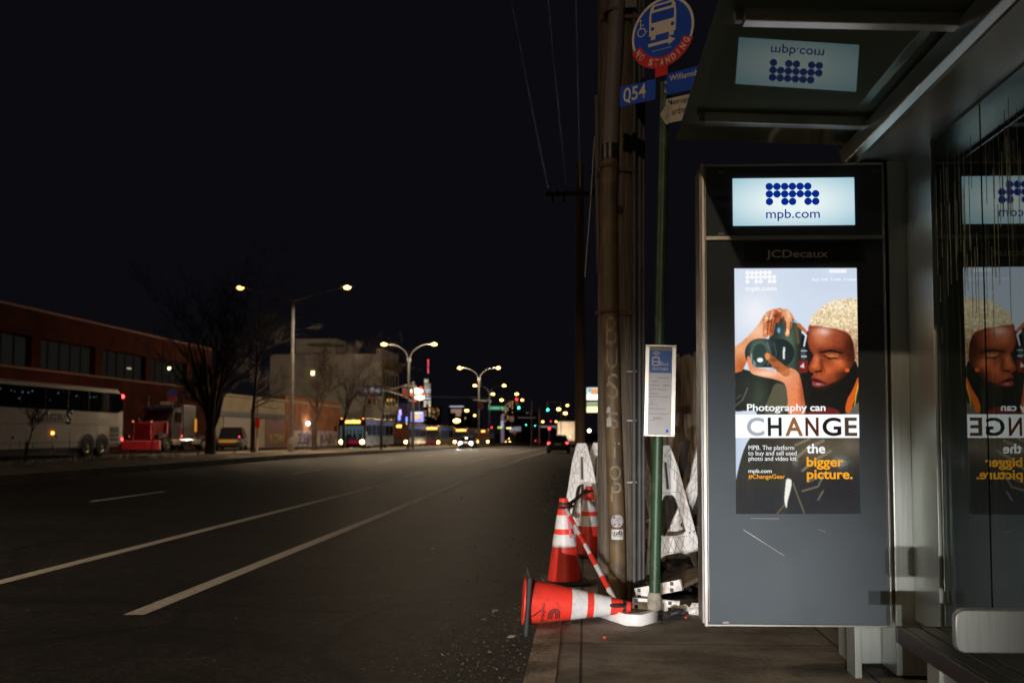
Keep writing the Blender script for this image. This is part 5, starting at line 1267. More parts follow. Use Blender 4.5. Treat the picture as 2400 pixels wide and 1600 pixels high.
# green street name sign on the far lamp
gsn = thing('street_name_sign', 'long green street name sign with pale lettering above the buses', 'street sign', (onY(1165, 955, 110).x, 110, gz(110)))
a, c = onY(1144.5, 960, 110), onY(1185.5, 951.5, 110)
MB().box(a.x, c.x, 110, 110.06, a.z, c.z).build('plate', E('sign_green', (.035, .20, .095), 1.0), gsn, True)  # plate and lettering emit, standing in for headlights reflected off the sheeting
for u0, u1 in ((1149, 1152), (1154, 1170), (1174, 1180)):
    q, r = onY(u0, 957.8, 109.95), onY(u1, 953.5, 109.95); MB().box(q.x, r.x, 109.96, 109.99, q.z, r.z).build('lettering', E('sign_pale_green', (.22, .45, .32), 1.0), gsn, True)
q0, q1 = onY(1108, 937, 111), onY(1152, 939, 111); MB().tube([q0, q1], .05, 6).build('sign_arm', m_pole, gsn, True)
q0 = onY(1144.5, 952, 110.1); MB().tube([(q0.x, 110.1, q0.z), (q1.x, 111, q1.z)], .03, 6).build('hanger', m_pole, gsn, True)
bn2 = copy_tree(bn); bn2['label'] = 'dim brown banner square hanging on the lamp above the buses'
dl = Vector((onY(1126, 950, 111).x, 111, onY(1126, 950, 111).z)) - Vector((onY(952, 918, 83.2).x, 83.2, onY(952, 918, 83.2).z)); bn2.location = bn.location + dl
def far_signal(u, v, Y, label, lit, second=None):
    p = onY(u, v, Y); t = thing('traffic_signal', label, 'traffic signal', (p.x, Y, gz(Y)), 'far traffic signals')
    signal_head(t, (0, 0, p.z - gz(Y) + (.32 if lit == 2 else -.32)), lit)
    MB().tube([(1.6, .1, -.2), (1.6, .1, p.z - gz(Y) + .9), (-.2, .1, p.z - gz(Y) + 1.0)], .06, 6).build('pole', m_pole, t)
    if second: signal_head(t, (second, .3, p.z - gz(Y) + .75), 0)
    return t
far_signal(1216, 955.5, 105, 'far green traffic light with a red light beside it', 2, -.28)
far_signal(1284, 960, 105, 'far green traffic light hanging over the road by the lorry', 2)
far_signal(1233, 995, 250, 'tiny far green light above the oncoming cars', 2)
far_signal(1254.6, 997, 280, 'tiniest far green light next to the red lit pole', 2)
far_signal(1291, 987, 250, 'tiny far red light to the side of the lorry', 0)
far_signal(1152.5, 1001.5, 180, 'tiny far red light above the darkest bus', 0)
rp_ = thing('utility_pole', 'far reddish lit pole at the road edge', 'utility pole', (onY(1264, 1000, 200).x, 200, gz(200)))
MB().lathe([(.22, -.2), (.17, onY(0, 958, 200).z - gz(200))], 10).build('pole', M('reddish_pole', (.45, .20, .15), .7), rp_, smooth=True)
rp2 = thing('utility_pole', 'far brown timber pole at the road edge', 'utility pole', (onY(1246, 1000, 190).x, 190, gz(190)))
MB().lathe([(.22, -.2), (.17, onY(0, 962, 190).z - gz(190))], 10).build('pole', m_timber, rp2, smooth=True)
ss = thing('stop_sign', 'far pale red stop sign beside the shop', 'stop sign', (onY(1206, 1013, 170).x, 170, gz(170)))
p = onY(1206, 1013, 170); z = p.z - gz(170)
MB().prism(circ(0, z, .42, 8, 22.5, 382.5)[:8], XZ(0), 0, .03).build('plate', M('stop_red', (.5, .12, .10), .5), ss); MB().tube([(0, .05, -.2), (0, .05, z)], .03, 6).build('post', m_galv, ss)
wsg = thing('road_sign', 'far pale square sign on a post above the oncoming cars', 'road sign', (onY(1199, 981, 150).x, 150, gz(150)))
p = onY(1199, 981, 150); z = p.z - gz(150); MB().box(-.4, .4, 0, .04, z - .45, z + .45).build('plate', M('pale_sign', (.55, .42, .36), .6), wsg); MB().tube([(0, .06, -.2), (0, .06, z)], .04, 6).build('post', m_galv, wsg)
# lit billboard behind the poles
bb = thing('billboard', 'bright multicoloured lit billboard seen between the two timber poles', 'billboard', (.9, 64, gz(64)))
def bbox(u0, v0, u1, v1, c, s, nm, k=0):
    a, q = onY(u0, v1, 64 - k), onY(u1, v0, 64 - k); MB().box(a.x, q.x, 64 - k, 64 - k + .015, a.z, q.z).build(nm, E('billboard_%d_%d' % (u0 * 2, v0), c, s), bb, True)
a, q = onY(1374, 967, 64.1), onY(1402, 907, 64.1); MB().box(a.x, q.x + .6, 64.02, 64.4, a.z, q.z).build('frame', m_dark, bb, True)
bbox(1375, 908, 1402, 928, (.85, .95, .9), 1.0, 'panel'); bbox(1378, 910, 1386, 918, (.15, .62, .80), .9, 'panel', .02); bbox(1385, 911, 1402, 924, (.9, .45, .18), .9, 'panel', .03); bbox(1375, 924, 1402, 937, (1, .95, .8), 1.7, 'panel', .02)
bbox(1375, 942, 1402, 946, (.7, .75, .5), .7, 'panel'); bbox(1375, 946, 1402, 951, (.35, .5, .08), .7, 'panel'); bbox(1375, 951, 1402, 955, (.9, .95, .8), .9, 'panel'); bbox(1375, 955, 1402, 966, (1, .92, .45), 1.6, 'panel')
MB().tube([(1.1, 64.5, gz(64) - .2), (1.1, 64.5, 4)], .12, 8).build('post', m_dark, bb, True)
lt = thing('street_lamp', 'low round lamp glowing below the billboard', 'lamp', (onY(1381, 1009, 40).x, 40, 0)); p = onY(1381, 1009, 40)
MB().ball((0, 0, p.z), .085, 12, 8).build('globe', E('globe_glow', (1, .85, .55), 6), lt, smooth='all'); MB().tube([(0, .05, 0), (0, .05, p.z - .06)], .03, 8).build('post', m_dark, lt)
# far timber pole with its crossarm and the wires that come towards us
p2 = thing('utility_pole', 'plain far timber utility pole with a crossarm and insulators', 'utility pole', (-.14, 27, 0))
MB().lathe([(.17, -.1), (.15, 4), (.115, onY(1360, 383, 27).z)], 14).build('timber', M('pale_timber', (.42, .27, .17), .9, var=.4, scale=6, stretch=(8, 8, .3)), p2, smooth=True)
za = onY(1300, 457, 27).z
MB().box(-1.08, 1.08, -.17, -.06, za - .055, za + .055).build('crossarm', m_timber, p2, bevel=.005)
for x in (-1.0, -.72, -.42, .42, .72, 1.0): MB().lathe([(.02, za + .055), (.045, za + .09), (.03, za + .13), (.045, za + .17), (.01, za + .2)], 10, Matrix.Translation((x, -.12, 0))).build('insulator', m_galv, p2, smooth=True)
for x in (-.86, -.5): MB().lathe([(.035, za - .28), (.04, za - .06)], 8, Matrix.Translation((x, -.12, 0))).build('cutout', m_dark, p2, smooth=True)
for i, (x, lb) in enumerate(((-1.0, 'thin wire running overhead from the crossarm tip'), (-.42, 'thin wire running overhead from the middle of the crossarm'), (.02, 'thin wire running overhead beside the timber pole'))):
    t = thing('overhead_wire', lb, 'wire', (-.14 + x, 27, za + .18), 'wires strung overhead from the crossarm'); n = 14
    MB().tube([(0, -k / n * 40, -1.1 * math.sin(math.pi * k / n)) for k in range(n + 1)], .0075, 6).build('wire', M('grey_wire', (.4, .4, .42), .6), t, smooth=True)
t = thing('overhead_wire', 'thin dark wire strung across the far sky', 'wire', (-6, 70, 7)); MB().tube([onY(960, 930, 84) - t.location, onY(1150, 931, 84) - t.location, onY(1352, 932, 84) - t.location], .02, 5).build('wire', m_dark, t)
# bus stop sign over on the service road, and a pale post
b2 = thing('bus_stop_sign', 'small far bus stop sign over the lorry cab', 'bus stop sign', (onY(403, 1000, 62).x, 62, .1))
p = onY(403, 920, 62); z = p.z - .1
MB().lathe([(.38, 0), (.38, .03)], 24, Matrix.Translation((0, 0, z)) @ Matrix.Rotation(R(90), 4, 'X')).build('disc', M('dim_blue', (.06, .05, .22), .5), b2)
MB().box(-.3, .3, -.035, -.005, z - .62, z - .3).build('red_band', M('dim_red', (.25, .03, .03), .5), b2); MB().box(-.9, -.15, -.03, 0, z - 1.1, z - .65).build('route_plate', M('dim_cream', (.3, .24, .2), .5), b2); MB().tube([(0, .05, -.1), (0, .05, z)], .05, 8).build('post', m_galv, b2)
wp = thing('post', 'slim sign post with a white painted foot by the median tree', 'post', (onY(603, 1000, 53).x, 53, .09))
MB().tube([(0, 0, -.05), (0, 0, 3.3)], .045, 8).build('post', m_galv, wp); MB().tube([(0, 0, -.05), (0, 0, .85)], .06, 10).build('white_foot', m_white, wp, smooth=True); MB().box(-.16, .16, -.07, -.05, 1.5, 2.1).build('red_plate', m_red, wp)
sp3 = thing('post', 'thin dark sapling stake in front of the lorry', 'post', (onY(357, 1000, 44).x, 44, .09)); MB().tube([(0, 0, -.05), (.03, 0, 1.9)], .028, 6).build('stake', m_dark, sp3)

# ------------------------------------------------------------------ bare trees
m_bark = M('bark', (.060, .045, .034), .95, var=.4, scale=8, bump=.7, bscale=20)
m_twig = M('twigs', (.055, .040, .030), .95, var=.3, scale=5)
def tree(label, u, Y, v_top, spread, trunk_h, r0, seed, stems=6, vase=True, lean=0.0, base=.09, limit=1500):
    rnd = random.Random(seed); X = onY(u, 1000, Y).x; g = base + gz(Y); H = onY(u, v_top, Y).z - g
    t = thing('bare_tree', label, 'tree', (X, Y, g), 'bare trees on the median')
    tr, cr = MB(), MB(); cnt = [0]
    top = Vector((lean * .5, 0, trunk_h))
    tr.tube([(0, 0, -.1), (0, 0, .05), (lean * .2, 0, trunk_h * .5), top], [r0 * 1.5, r0 * 1.1, r0, r0 * 1.05], 10)
    def grow(p, d, L, r, lev):
        if cnt[0] > limit or r < .004: return
        cnt[0] += 1; n = 4; pts, rad = [p], [r]; q = p.copy(); dd = d.copy()
        for k in range(n):
            dd = (dd + Vector((rnd.gauss(0, .10), rnd.gauss(0, .10), .05 if lev > 1 else .03))).normalized(); q = q + dd * L / n; pts.append(q.copy()); rad.append(max(.0055, r * (1 - .62 * (k + 1) / n)))
        (tr if lev == 0 else cr).tube(pts, rad, 6 if lev < 2 else 4, cap=False)
        if lev >= 4: return
        m = {0: 6, 1: 5, 2: 4, 3: 3}[lev]
        for k in range(m):
            i = rnd.randint(1, n); a = (pts[i] - pts[i - 1]).normalized()
            s = Vector((rnd.gauss(0, 1), rnd.gauss(0, 1), rnd.gauss(0, .35))).normalized()
            nd = (a * (1.0 if vase else .65) + s * rnd.uniform(.45, .85)).normalized()
            grow(pts[i], nd, L * rnd.uniform(.42, .66), rad[i] * .62 + .001, lev + 1)
    for k in range(stems):
        a = 2 * math.pi * k / stems + rnd.uniform(-.3, .3); f = spread / H * rnd.uniform(.5, 1.0)
        d = Vector((math.cos(a) * f, math.sin(a) * f, 1)).normalized()
        if vase: grow(top - Vector((0, 0, rnd.uniform(0, .3))), d, (H - trunk_h) * .72, r0 * .52, 0)
        else: grow(Vector((0, 0, trunk_h + (H - trunk_h) * .7 * k / stems)), Vector((math.cos(a), math.sin(a), .5)).normalized(), spread * rnd.uniform(.6, 1), r0 * .3, 1)
    if not vase: grow(top, Vector((0, 0, 1)), (H - trunk_h) * .95, r0 * .75, 0)
    tr.build('trunk', m_bark, t, smooth='all'); cr.build('crown', m_twig, t, smooth='all')
    return t
tree('big bare vase-shaped tree with a thick trunk in front of the parked lorry', 494, 45, 712, 2.6, 1.35, .26, 3, 10, limit=3200)
tree('tall thin bare tree with level side branches beside the thick one', 593, 51, 715, 2.2, 2.7, .13, 14, 16, False, limit=2200)
tree('small young bare tree in front of the white coach', 62, 31, 930, 1.3, .85, .055, 21, 9, True, limit=420, lean=.12)
tree('bare vase-shaped tree in front of the brown brick warehouse', 737, 62, 838, 2.1, 2.05, .19, 33, 8)
tree('bare bushy tree in front of the first bus', 806, 78, 838, 2.3, 2.3, .15, 41, 8)
tree('slim bare tree beside the first bus windscreen', 850, 80, 868, 1.6, 2.6, .09, 57, 8, False)
tree('slim dark bare tree against the side of the first bus', 894, 76, 855, 1.9, 2.2, .10, 63, 9, False)
# dry grass stalks on the median
b = MB(); rnd = random.Random(17)
for k in range(420):
    y = rnd.uniform(24, 46); x = rnd.uniform(-23, -18.3); h = rnd.uniform(.1, .9) * (1 if rnd.random() < .3 else .4)
    b.bar((x, y, .08), (x + rnd.uniform(-.1, .1), y, .08 + h), .012, .008)
tag(b.build('dry_grass', M('dry_stalks', (.16, .12, .07), .9, var=.4)), 'dry stalks and weeds standing on the bare median soil', 'grass', kind='stuff')
b = MB()
for k in range(150):
    y = rnd.uniform(24, 40); x = rnd.uniform(-22.6, -19.5); s = rnd.uniform(.02, .09)
    b.box(x - s, x + s, y - s, y + s, .12, .12 + s, Matrix.Translation((x, y, 0)) @ Matrix.Rotation(rnd.uniform(0, 3), 4, 'Z') @ Matrix.Translation((-x, -y, 0)))
tag(b.build('litter_scatter', M('white_litter', (.42, .38, .34), .8, var=.5, scale=3)), 'pale litter blown across the median soil', 'litter', kind='stuff')
# ------------------------------------------------------------------ vehicles
m_tyre = M('tyre', (.014, .014, .014), .8); m_rim = M('alloy_rim', (.42, .38, .30), .3, .8)
m_vglass = M('vehicle_glass', (.008, .009, .010), .05, spec=.7, var=.1)
def wheel(t, x, y, r, wd, s=1):
    """axle along x; s says which way the outer face looks"""
    mt = Matrix.Translation((x, y, r)) @ Matrix.Rotation(R(90 * s), 4, 'Y')
    w_ = MB().lathe([(r * .55, -wd / 2), (r * .9, -wd / 2), (r, -wd * .35), (r, wd * .35), (r * .9, wd / 2), (r * .60, wd / 2), (r * .56, wd * .35)], 24, mt).build('wheel', m_tyre, t, smooth=True)
    MB().lathe([(r * .57, wd * .20), (r * .55, wd * .42), (r * .44, wd * .30), (r * .25, wd * .36), (r * .2, wd * .5), (.01, wd * .52)], 20, mt).build('rim', m_rim, w_, smooth=True)
    return w_
def body_sec(hw, z0, z1, r=.12, top=.94):
    """rounded cross-section across a vehicle"""
    return [(-hw, z0), (-hw, z1 * .72), (-hw * (1 + top) / 2, z1 - r * .6), (-hw * top + r, z1), (hw * top - r, z1), (hw * (1 + top) / 2, z1 - r * .6), (hw, z1 * .72), (hw, z0)]
def lamp_spot(t, x, y, z, m, nm='headlight', r=.10, d=-1):
    return MB().lathe([(r, 0), (r * .9, .02), (.001, .03)], 14, Matrix.Translation((x, y, z)) @ Matrix.Rotation(R(90), 4, 'X') @ Matrix.Scale(-d, 4, (0, 0, 1))).build(nm, m, t, smooth=True)

# white coach on the service road, nose towards us and out of the frame
Yr, Xs = 46.0, -25.3
coach = thing('coach', 'white touring coach with dark windows parked on the service road', 'coach', (Xs - 1.3, Yr - 6.8, .065))
m_cw = M('coach_white', (.78, .73, .66), .35, var=.06, coat=.3, dirt=(.62, .56, .48), dscale=.8, damt=.62)
L = 13.6; hw = 1.3; Hc = 3.52
prof = [(-L / 2, .42), (-L / 2 - .0, 1.6), (-L / 2 + .35, Hc - .15), (-L / 2 + .7, Hc), (L / 2 - .5, Hc), (L / 2 - .12, Hc - .25), (L / 2 + .03, 2.6), (L / 2 + .05, .95), (L / 2 - .05, .62), (L / 2 - 1.0, .42)]
b = MB(); b.prism(prof, YZ(0), -hw, hw); b.build('body', m_cw, coach, bevel=.09, segs=3)
win = [(-L / 2 + .3, 2.36), (-L / 2 + .5, 3.34), (L / 2 - .35, 3.34), (L / 2 - .16, 3.22), (L / 2 - .02, 2.75), (L / 2 - .04, 2.42), (L / 2 - .55, 2.28), (-L / 2 + 4, 2.34)]
MB().prism(win, YZ(hw), .002, .012).build('window_band', m_vglass, coach)
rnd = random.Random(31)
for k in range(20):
    y, z = rnd.uniform(-5.5, 5.4), rnd.choice((3.12, 3.04, 3.08, 2.75)); MB().box(hw + .012, hw + .015, y - .05, y + .05, z - .022, z + .022).build('window_glint', E('pane_glint_glow_%d' % k, rnd.choice(((.25, .7, .65), (.5, .6, .8))), rnd.uniform(.06, .25)), coach)  # reflected city lights put on the glass as small glowing dots
for k in range(7):
    y = -L / 2 + 1.6 + k * 1.75; MB().box(hw + .0125, hw + .016, y - .025, y + .012, 2.38, 3.32).build('window_pillar', m_dark, coach)
MB().box(-hw + .1, hw + .012, -L / 2 + .8, L / 2 - .6, Hc - .002, Hc + .03).build('roof_rail', m_cw, coach, bevel=.01)
for z in (1.62, .74): MB().box(hw + .001, hw + .004, -L / 2 + .5, L / 2 - .1, z - .008, z + .008).build('panel_seam', m_dark, coach)
for y in (-3.2, -1.3, .6, 2.0): MB().box(hw + .001, hw + .004, y - .008, y + .008, .45, 1.41).build('panel_seam', m_dark, coach)
for y, z in ((-2.2, 1.0), (.9, 1.03), (-3.9, .95)): MB().box(hw + .002, hw + .012, y - .07, y + .07, z - .07, z + .07).build('door_latch', m_dark, coach)
for wy in (3.50, 4.78, -4.6):
    MB().prism([(wy + .66 * math.cos(R(a)), .50 + .66 * math.sin(R(a))) for a in range(-8, 189, 14)], YZ(hw), .001, .008).build('wheel_arch', m_dark, coach)
    wheel(coach, hw - .12, wy, .51, .30, 1)
    MB().tube([(hw + .01, wy + .68 * math.cos(R(a)), .50 + .68 * math.sin(R(a))) for a in range(0, 181, 15)], .02, 6).build('arch_trim', m_cw, coach, smooth=True)
for k, (za, zb_) in enumerate(((1.22, 1.54), (1.00, 1.16), (.78, .93), (.48, .68))):
    MB().box(hw + .002, hw + .014, 5.55, 6.42, za, zb_).build('engine_vent', M('vent_dark', (.12, .10, .085), .6), coach)
e_red2 = E('coach_tail_red', (1, .04, .04), 10)
for z, r_ in ((3.20, .10), (.86, .09)):
    MB().ball((hw - .04, L / 2 - .03, z), r_, 12, 8).build('tail_light', e_red2, coach, smooth='all'); MB().ball((-hw + .12, L / 2 - .02, z), r_, 12, 8).build('tail_light', e_red2, coach, smooth='all')
MB().ball((hw + .01, .62, 1.20), .07, 12, 8).build('marker_lamp', E('marker_amber', (1, .32, .05), 9), coach, smooth='all')
text('lettering', 'A', (hw + .008, -1.05, 1.66), (0, 1, 0), (0, 0, 1), M('coach_navy', (.02, .025, .05), .5), coach, w=.60, h=.70, bold=.03, shear=.15)
text('lettering', 'CCORDBU', (hw + .008, -.48, 1.80), (0, 1, 0), (0, 0, 1), bpy.data.materials['coach_navy'], coach, w=2.05, h=.36, bold=.02, shear=.15)
text('lettering', 'S', (hw + .008, 1.62, 1.62), (0, 1, 0), (0, 0, 1), bpy.data.materials['coach_navy'], coach, w=.56, h=.74, bold=.05, shear=.1)
MB().box(hw + .002, hw + .006, -.55, 1.6, 1.70, 1.76).build('underline', bpy.data.materials['coach_navy'], coach)
MB().box(-hw + .2, hw - .1, -L / 2 + .4, L / 2 - 1.1, .18, .42).build('chassis', m_dark, coach)
cl = bpy.data.lights.new('tail_glow', 'SPOT'); spot('tail_light_glow', (Xs - .4, Yr + .35, .95), (Xs - 1.8, Yr + 8, .7), 650, 120, .8, (1, .03, .03), .1, coach); spot('tail_light_glow', (Xs - 2.3, Yr + .35, .95), (Xs - 2.3, Yr + 8, .7), 450, 120, .8, (1, .03, .03), .1, coach)
bpy.data.lights.remove(cl)

# bonneted lorry tractor behind it, nose towards us
YT = 54.0
lor = thing('lorry_tractor', 'dark long-nosed lorry tractor with chrome stacks lit red from the coach', 'lorry', (onY(333, 1000, YT).x, YT, .06))
m_lb = M('lorry_paint', (.012, .009, .010), .5, coat=.05, var=.1); m_bump = M('lorry_bumper', (.34, .26, .25), .35, .3, var=.1)
lbm = M('lorry_hood_paint', (.12, .02, .018), .3, coat=.4)
MB().box(-1.22, 1.22, -.14, .12, .14, .72).build('bumper', m_bump, lor, bevel=.04)
MB().box(-.5, .3, -.146, -.142, .42, .62).build('number_plate', m_grey, lor)
MB().loft([[(-.62, .1, .7), (.62, .1, .7), (.60, .1, 1.86), (-.60, .1, 1.86)], [(-.70, 1.9, .75), (.70, 1.9, .75), (.70, 1.9, 2.0), (-.70, 1.9, 2.0)]]).build('bonnet', lbm, lor, bevel=.05)
gr = MB().box(-.52, .52, .02, .095, .74, 1.74).build('grille', M('grille_mesh', (.10, .05, .05), .4, .5, stretch=(1, 1, 1)), lor)
for k in range(9): MB().box(-.5, .5, .005, .018, .80 + k * .105, .83 + k * .105).build('grille_bar', m_dark, gr)
for s in (-1, 1):
    MB().box(s * .56 - .04, s * .56 + .04, 0, .09, .72, 1.80).build('grille_surround', m_chrome, lor, bevel=.01)
    MB().box(s * .98 - .18, s * .98 + .18, .02, .3, .86, 1.10).build('headlight', m_chrome, lor, bevel=.03)
    MB().loft([[(s * .70, .15, .75), (s * 1.2, .15, .78), (s * 1.2, .15, .98), (s * .70, .15, 1.08)], [(s * .70, .9, .95), (s * 1.22, .9, 1.0), (s * 1.22, .9, 1.14), (s * .70, .9, 1.34)], [(s * .70, 1.7, .75), (s * 1.22, 1.7, .5), (s * 1.22, 1.7, .6), (s * .70, 1.7, .95)]]).build('wing', m_lb, lor, bevel=.04)
    MB().tube([(s * 1.16, 3.0, .9), (s * 1.16, 3.0, 3.75)], .075, 14).build('exhaust_stack', m_chrome, lor, smooth=True)
    MB().tube([(s * .92, 1.6, 1.1), (s * .92, 1.6, 1.95)], .16, 16).build('air_cleaner', m_chrome, lor, smooth=True)
    MB().box(s * 1.35 - .08, s * 1.35 + .08, 2.0, 2.06, 1.75, 2.3).build('mirror', m_chrome, lor, bevel=.02)
    wheel(lor, s * 1.05, .95, .51, .3, s)
    for wy in (6.3, 7.6): wheel(lor, s * .98, wy, .51, .48, s)
    MB().tube([(s * 1.0, 2.6, .62), (s * 1.0, 4.3, .62)], .31, 18).build('fuel_tank', m_chrome, lor, smooth=True)
    MB().ball((s * .62, .05, 1.95), (.05, .05, .04), 8, 6).build('marker_lamp', E('lorry_marker', (1, .25, .1), 2.0), lor)
MB().loft([[(-1.0, 1.9, .8), (1.0, 1.9, .8), (1.0, 1.9, 2.0), (-1.0, 1.9, 2.0)], [(-1.05, 2.15, .8), (1.05, 2.15, .8), (.98, 2.4, 2.85), (-.98, 2.4, 2.85)], [(-1.05, 3.3, .8), (1.05, 3.3, .8), (1.0, 3.3, 3.0), (-1.0, 3.3, 3.0)]]).build('cab', m_lb, lor, bevel=.05)
MB().box(-1.1, 1.1, 3.31, 5.2, .9, 3.15).build('sleeper', m_lb, lor, bevel=.1, segs=3)
for s in (-1, 1): MB().add([(s * .05, 1.985, 2.08), (s * .93, 2.07, 2.08), (s * .90, 2.30, 2.68), (s * .05, 2.215, 2.68)], [(0, 1, 2, 3)]).build('windscreen', m_vglass, lor)
MB().loft([[(-1.02, 1.85, 2.70), (1.02, 1.85, 2.70), (1.02, 1.85, 2.74), (-1.02, 1.85, 2.74)], [(-1.02, 2.3, 2.88), (1.02, 2.3, 2.88), (1.02, 2.3, 2.93), (-1.02, 2.3, 2.93)]]).build('sun_visor', m_chrome, lor)
for x in (-.7, -.35, 0, .35, .7): MB().ball((x, 2.5, 2.98), (.05, .1, .05), 8, 6).build('roof_lamp', m_chrome, lor, smooth='all')
MB().box(1.002, 1.06, 2.35, 3.1, 1.9, 2.6).build('side_window', m_vglass, lor); MB().box(-.45, .45, 5.2, 8.4, .7, .95).build('chassis', m_dark, lor)
MB().box(.85, 1.18, 1.75, 6.0, .42, .78).build('side_skirt', M('dull_chrome', (.4, .36, .3), .4, .7), lor, bevel=.03)
MB().box(1.16, 1.22, 4.9, 5.1, 1.3, 2.2).build('side_marker', E('lorry_side_amber', (1, .4, .05), .6), lor)

# cars
def make_car(name, label, cat, paint, kind='sedan', lights=None, L=4.7, W=1.82, H=1.44):
    """nose towards -y, standing on z = 0"""
    t = thing(name, label, cat); hw = W / 2
    st = [(0, .70, .34, .62), (.12, .86, .22, .72), (.6, .97, .18, .82), (1.25, 1.0, .18, .90), (2.2, 1.0, .18, .92), (3.3, 1.0, .18, .94), (4.1, .98, .2, .97), (4.55, .90, .26, .95), (4.7, .78, .36, .80)]
    rings = []
    for y, f, z0, z1 in st:
        w_ = hw * f; y = y / 4.7 * L
        rings.append([(-w_ * .86, y, z0), (-w_, y, z0 + .14), (-w_ * 1.0, y, (z0 + z1) / 2), (-w_ * .95, y, z1 - .05), (-w_ * .82, y, z1), (w_ * .82, y, z1), (w_ * .95, y, z1 - .05), (w_, y, (z0 + z1) / 2), (w_, y, z0 + .14), (w_ * .86, y, z0)])
    body = MB().loft(rings).build('body', paint, t, smooth=True)
    g0 = [(1.15, .74, .90), (1.95, .70, H - .06), (2.4, .68, H), (3.3, .67, H - .02), (4.2, .70, .95)] if kind == 'sedan' else [(1.2, .78, .9), (1.8, .74, H - .05), (2.4, .74, H), (4.1, .72, H - .02), (4.5, .76, .95)]
    rings = [[(-hw * .90 if i in (0, 4) else -hw * .90, y / 4.7 * L + (0 if i in (1, 2, 3) else 0), .90), (-hw * f, y / 4.7 * L, z - .04), (-hw * f * .86, y / 4.7 * L, z), (hw * f * .86, y / 4.7 * L, z), (hw * f, y / 4.7 * L, z - .04), (hw * .90, y / 4.7 * L, .90)] for i, (y, f, z) in enumerate(g0)]
    MB().loft(rings).build('glass_house', m_vglass, t, smooth=True)
    yr0, yr1 = g0[1][0] / 4.7 * L, g0[3][0] / 4.7 * L
    MB().loft([[(-hw * .62, y, z + .004), (hw * .62, y, z + .004), (hw * .60, y, z + .022), (-hw * .60, y, z + .022)] for y, z in ((yr0 + .08, g0[1][2] + .01), (g0[2][0] / 4.7 * L, H), (yr1, g0[3][2]))]).build('roof_panel', paint, t, smooth=True)
    for wy in (.85 / 4.7 * L, 3.75 / 4.7 * L):
        for s in (-1, 1): wheel(t, s * (hw - .10), wy, .33, .22, s)
    on = lights or ''
    for s in (-1, 1):
        MB().ball((s * hw * .70, .09, .64), (.17, .09, .075), 12, 8).build('headlight', {'front': e_head, 'cool': e_cool}.get(on, m_chrome), t, smooth='all')
        MB().ball((s * hw * .74, L - .12, .80), (.15, .09, .09), 12, 8).build('tail_light', e_red if on == 'rear' else m_red, t, smooth='all')
        MB().ball((s * (hw + .07), 1.45, .95), (.09, .07, .06), 10, 6).build('mirror', paint, t, smooth='all')
    MB().box(-.26, .26, L - .03, L + .006, .66, .80).build('number_plate', M('plate_cream', (.6, .5, .42), .5), t)
    MB().box(-hw * .7, hw * .7, L - .10, L + .02, .36, .50).build('rear_bumper', m_dark, t, bevel=.02)
    MB().box(-hw * .6, hw * .6, -.02, .06, .36, .56).build('grille', m_dark, t, bevel=.02)
    return t
m_blackcar = M('black_car_paint', (.010, .010, .011), .2, coat=.6, var=.1); m_greycar = M('grey_car_paint', (.06, .06, .065), .3, coat=.4)
def face_away(t): t.rotation_euler = (0, 0, math.pi); return t
# black saloon driving away: its tail faces us, so it is turned round (nose up the road)
sed = face_away(make_car('sedan', 'black saloon driving away with both tail lights lit', 'car', m_blackcar, lights='rear'))
p = onY(1307.5, 1000, 68); sed.location = (p.x, 68 + 4.7, gz(68) - .15)
red_car = copy_tree(sed); red_car['label'] = 'tiny far car driving away beyond the black saloon'; red_car['group'] = 'cars far down the road'; red_car.location = (onY(1260, 1000, 262).x, 267, gz(262) - .15)
onc = make_car('sedan', 'far oncoming car with warm headlights lit', 'car', m_greycar, lights='front'); onc['group'] = 'cars far down the road'; onc.location = (onY(1190.3, 1000, 262).x, 262, gz(262) - .15)
o2 = copy_tree(onc); o2['label'] = 'second far oncoming car following the first one'; o2.location = (onY(1197, 1000, 300).x, 300, gz(300) + .75)
o3 = make_car('sedan', 'oncoming car with dazzling white headlights beside the buses', 'car', m_greycar, lights='cool'); o3.location = (onY(1091, 1000, 101).x, 101, gz(101) - .15)
big = MB().ball((0, 0, 0), (.19, .10, .19), 14, 10).mesh('round_headlight', e_cool, 'all')
for ch in o3.children:
    if ch.name.startswith('headlight'): c_ = sum((v.co for v in ch.data.vertices), Vector()) / len(ch.data.vertices); ch.data = big; ch.location = c_
pk = make_car('suv', 'dark parked car glinting amber behind the thick median tree', 'car', m_blackcar, 'suv', H=1.62); pk.location = (onY(534, 1000, 58).x, 58, .06); pk.rotation_euler = (0, 0, R(16))
MB().box(-.55, .55, -.05, -.025, .56, .66).build('amber_glint', E('amber_glint_glow', (1, .45, .06), .35), pk); MB().box(-.62, .62, .0, .012, .70, .76).build('amber_glint', bpy.data.materials['amber_glint_glow'], pk); MB().ball((.75, .08, .95), .05, 8, 6).build('marker_lamp', E('small_red', (1, .05, .15), 3), pk)  # glowing bars stand for amber reflections on the bodywork
# the car behind the camera whose headlights light the kerb
hcar = make_car('sedan', 'grey car waiting in the bus lane with dipped headlights', 'car', m_greycar, lights='cool'); hcar.location = (-2.6, -13.5, -.15); hcar.rotation_euler = (0, 0, math.pi)

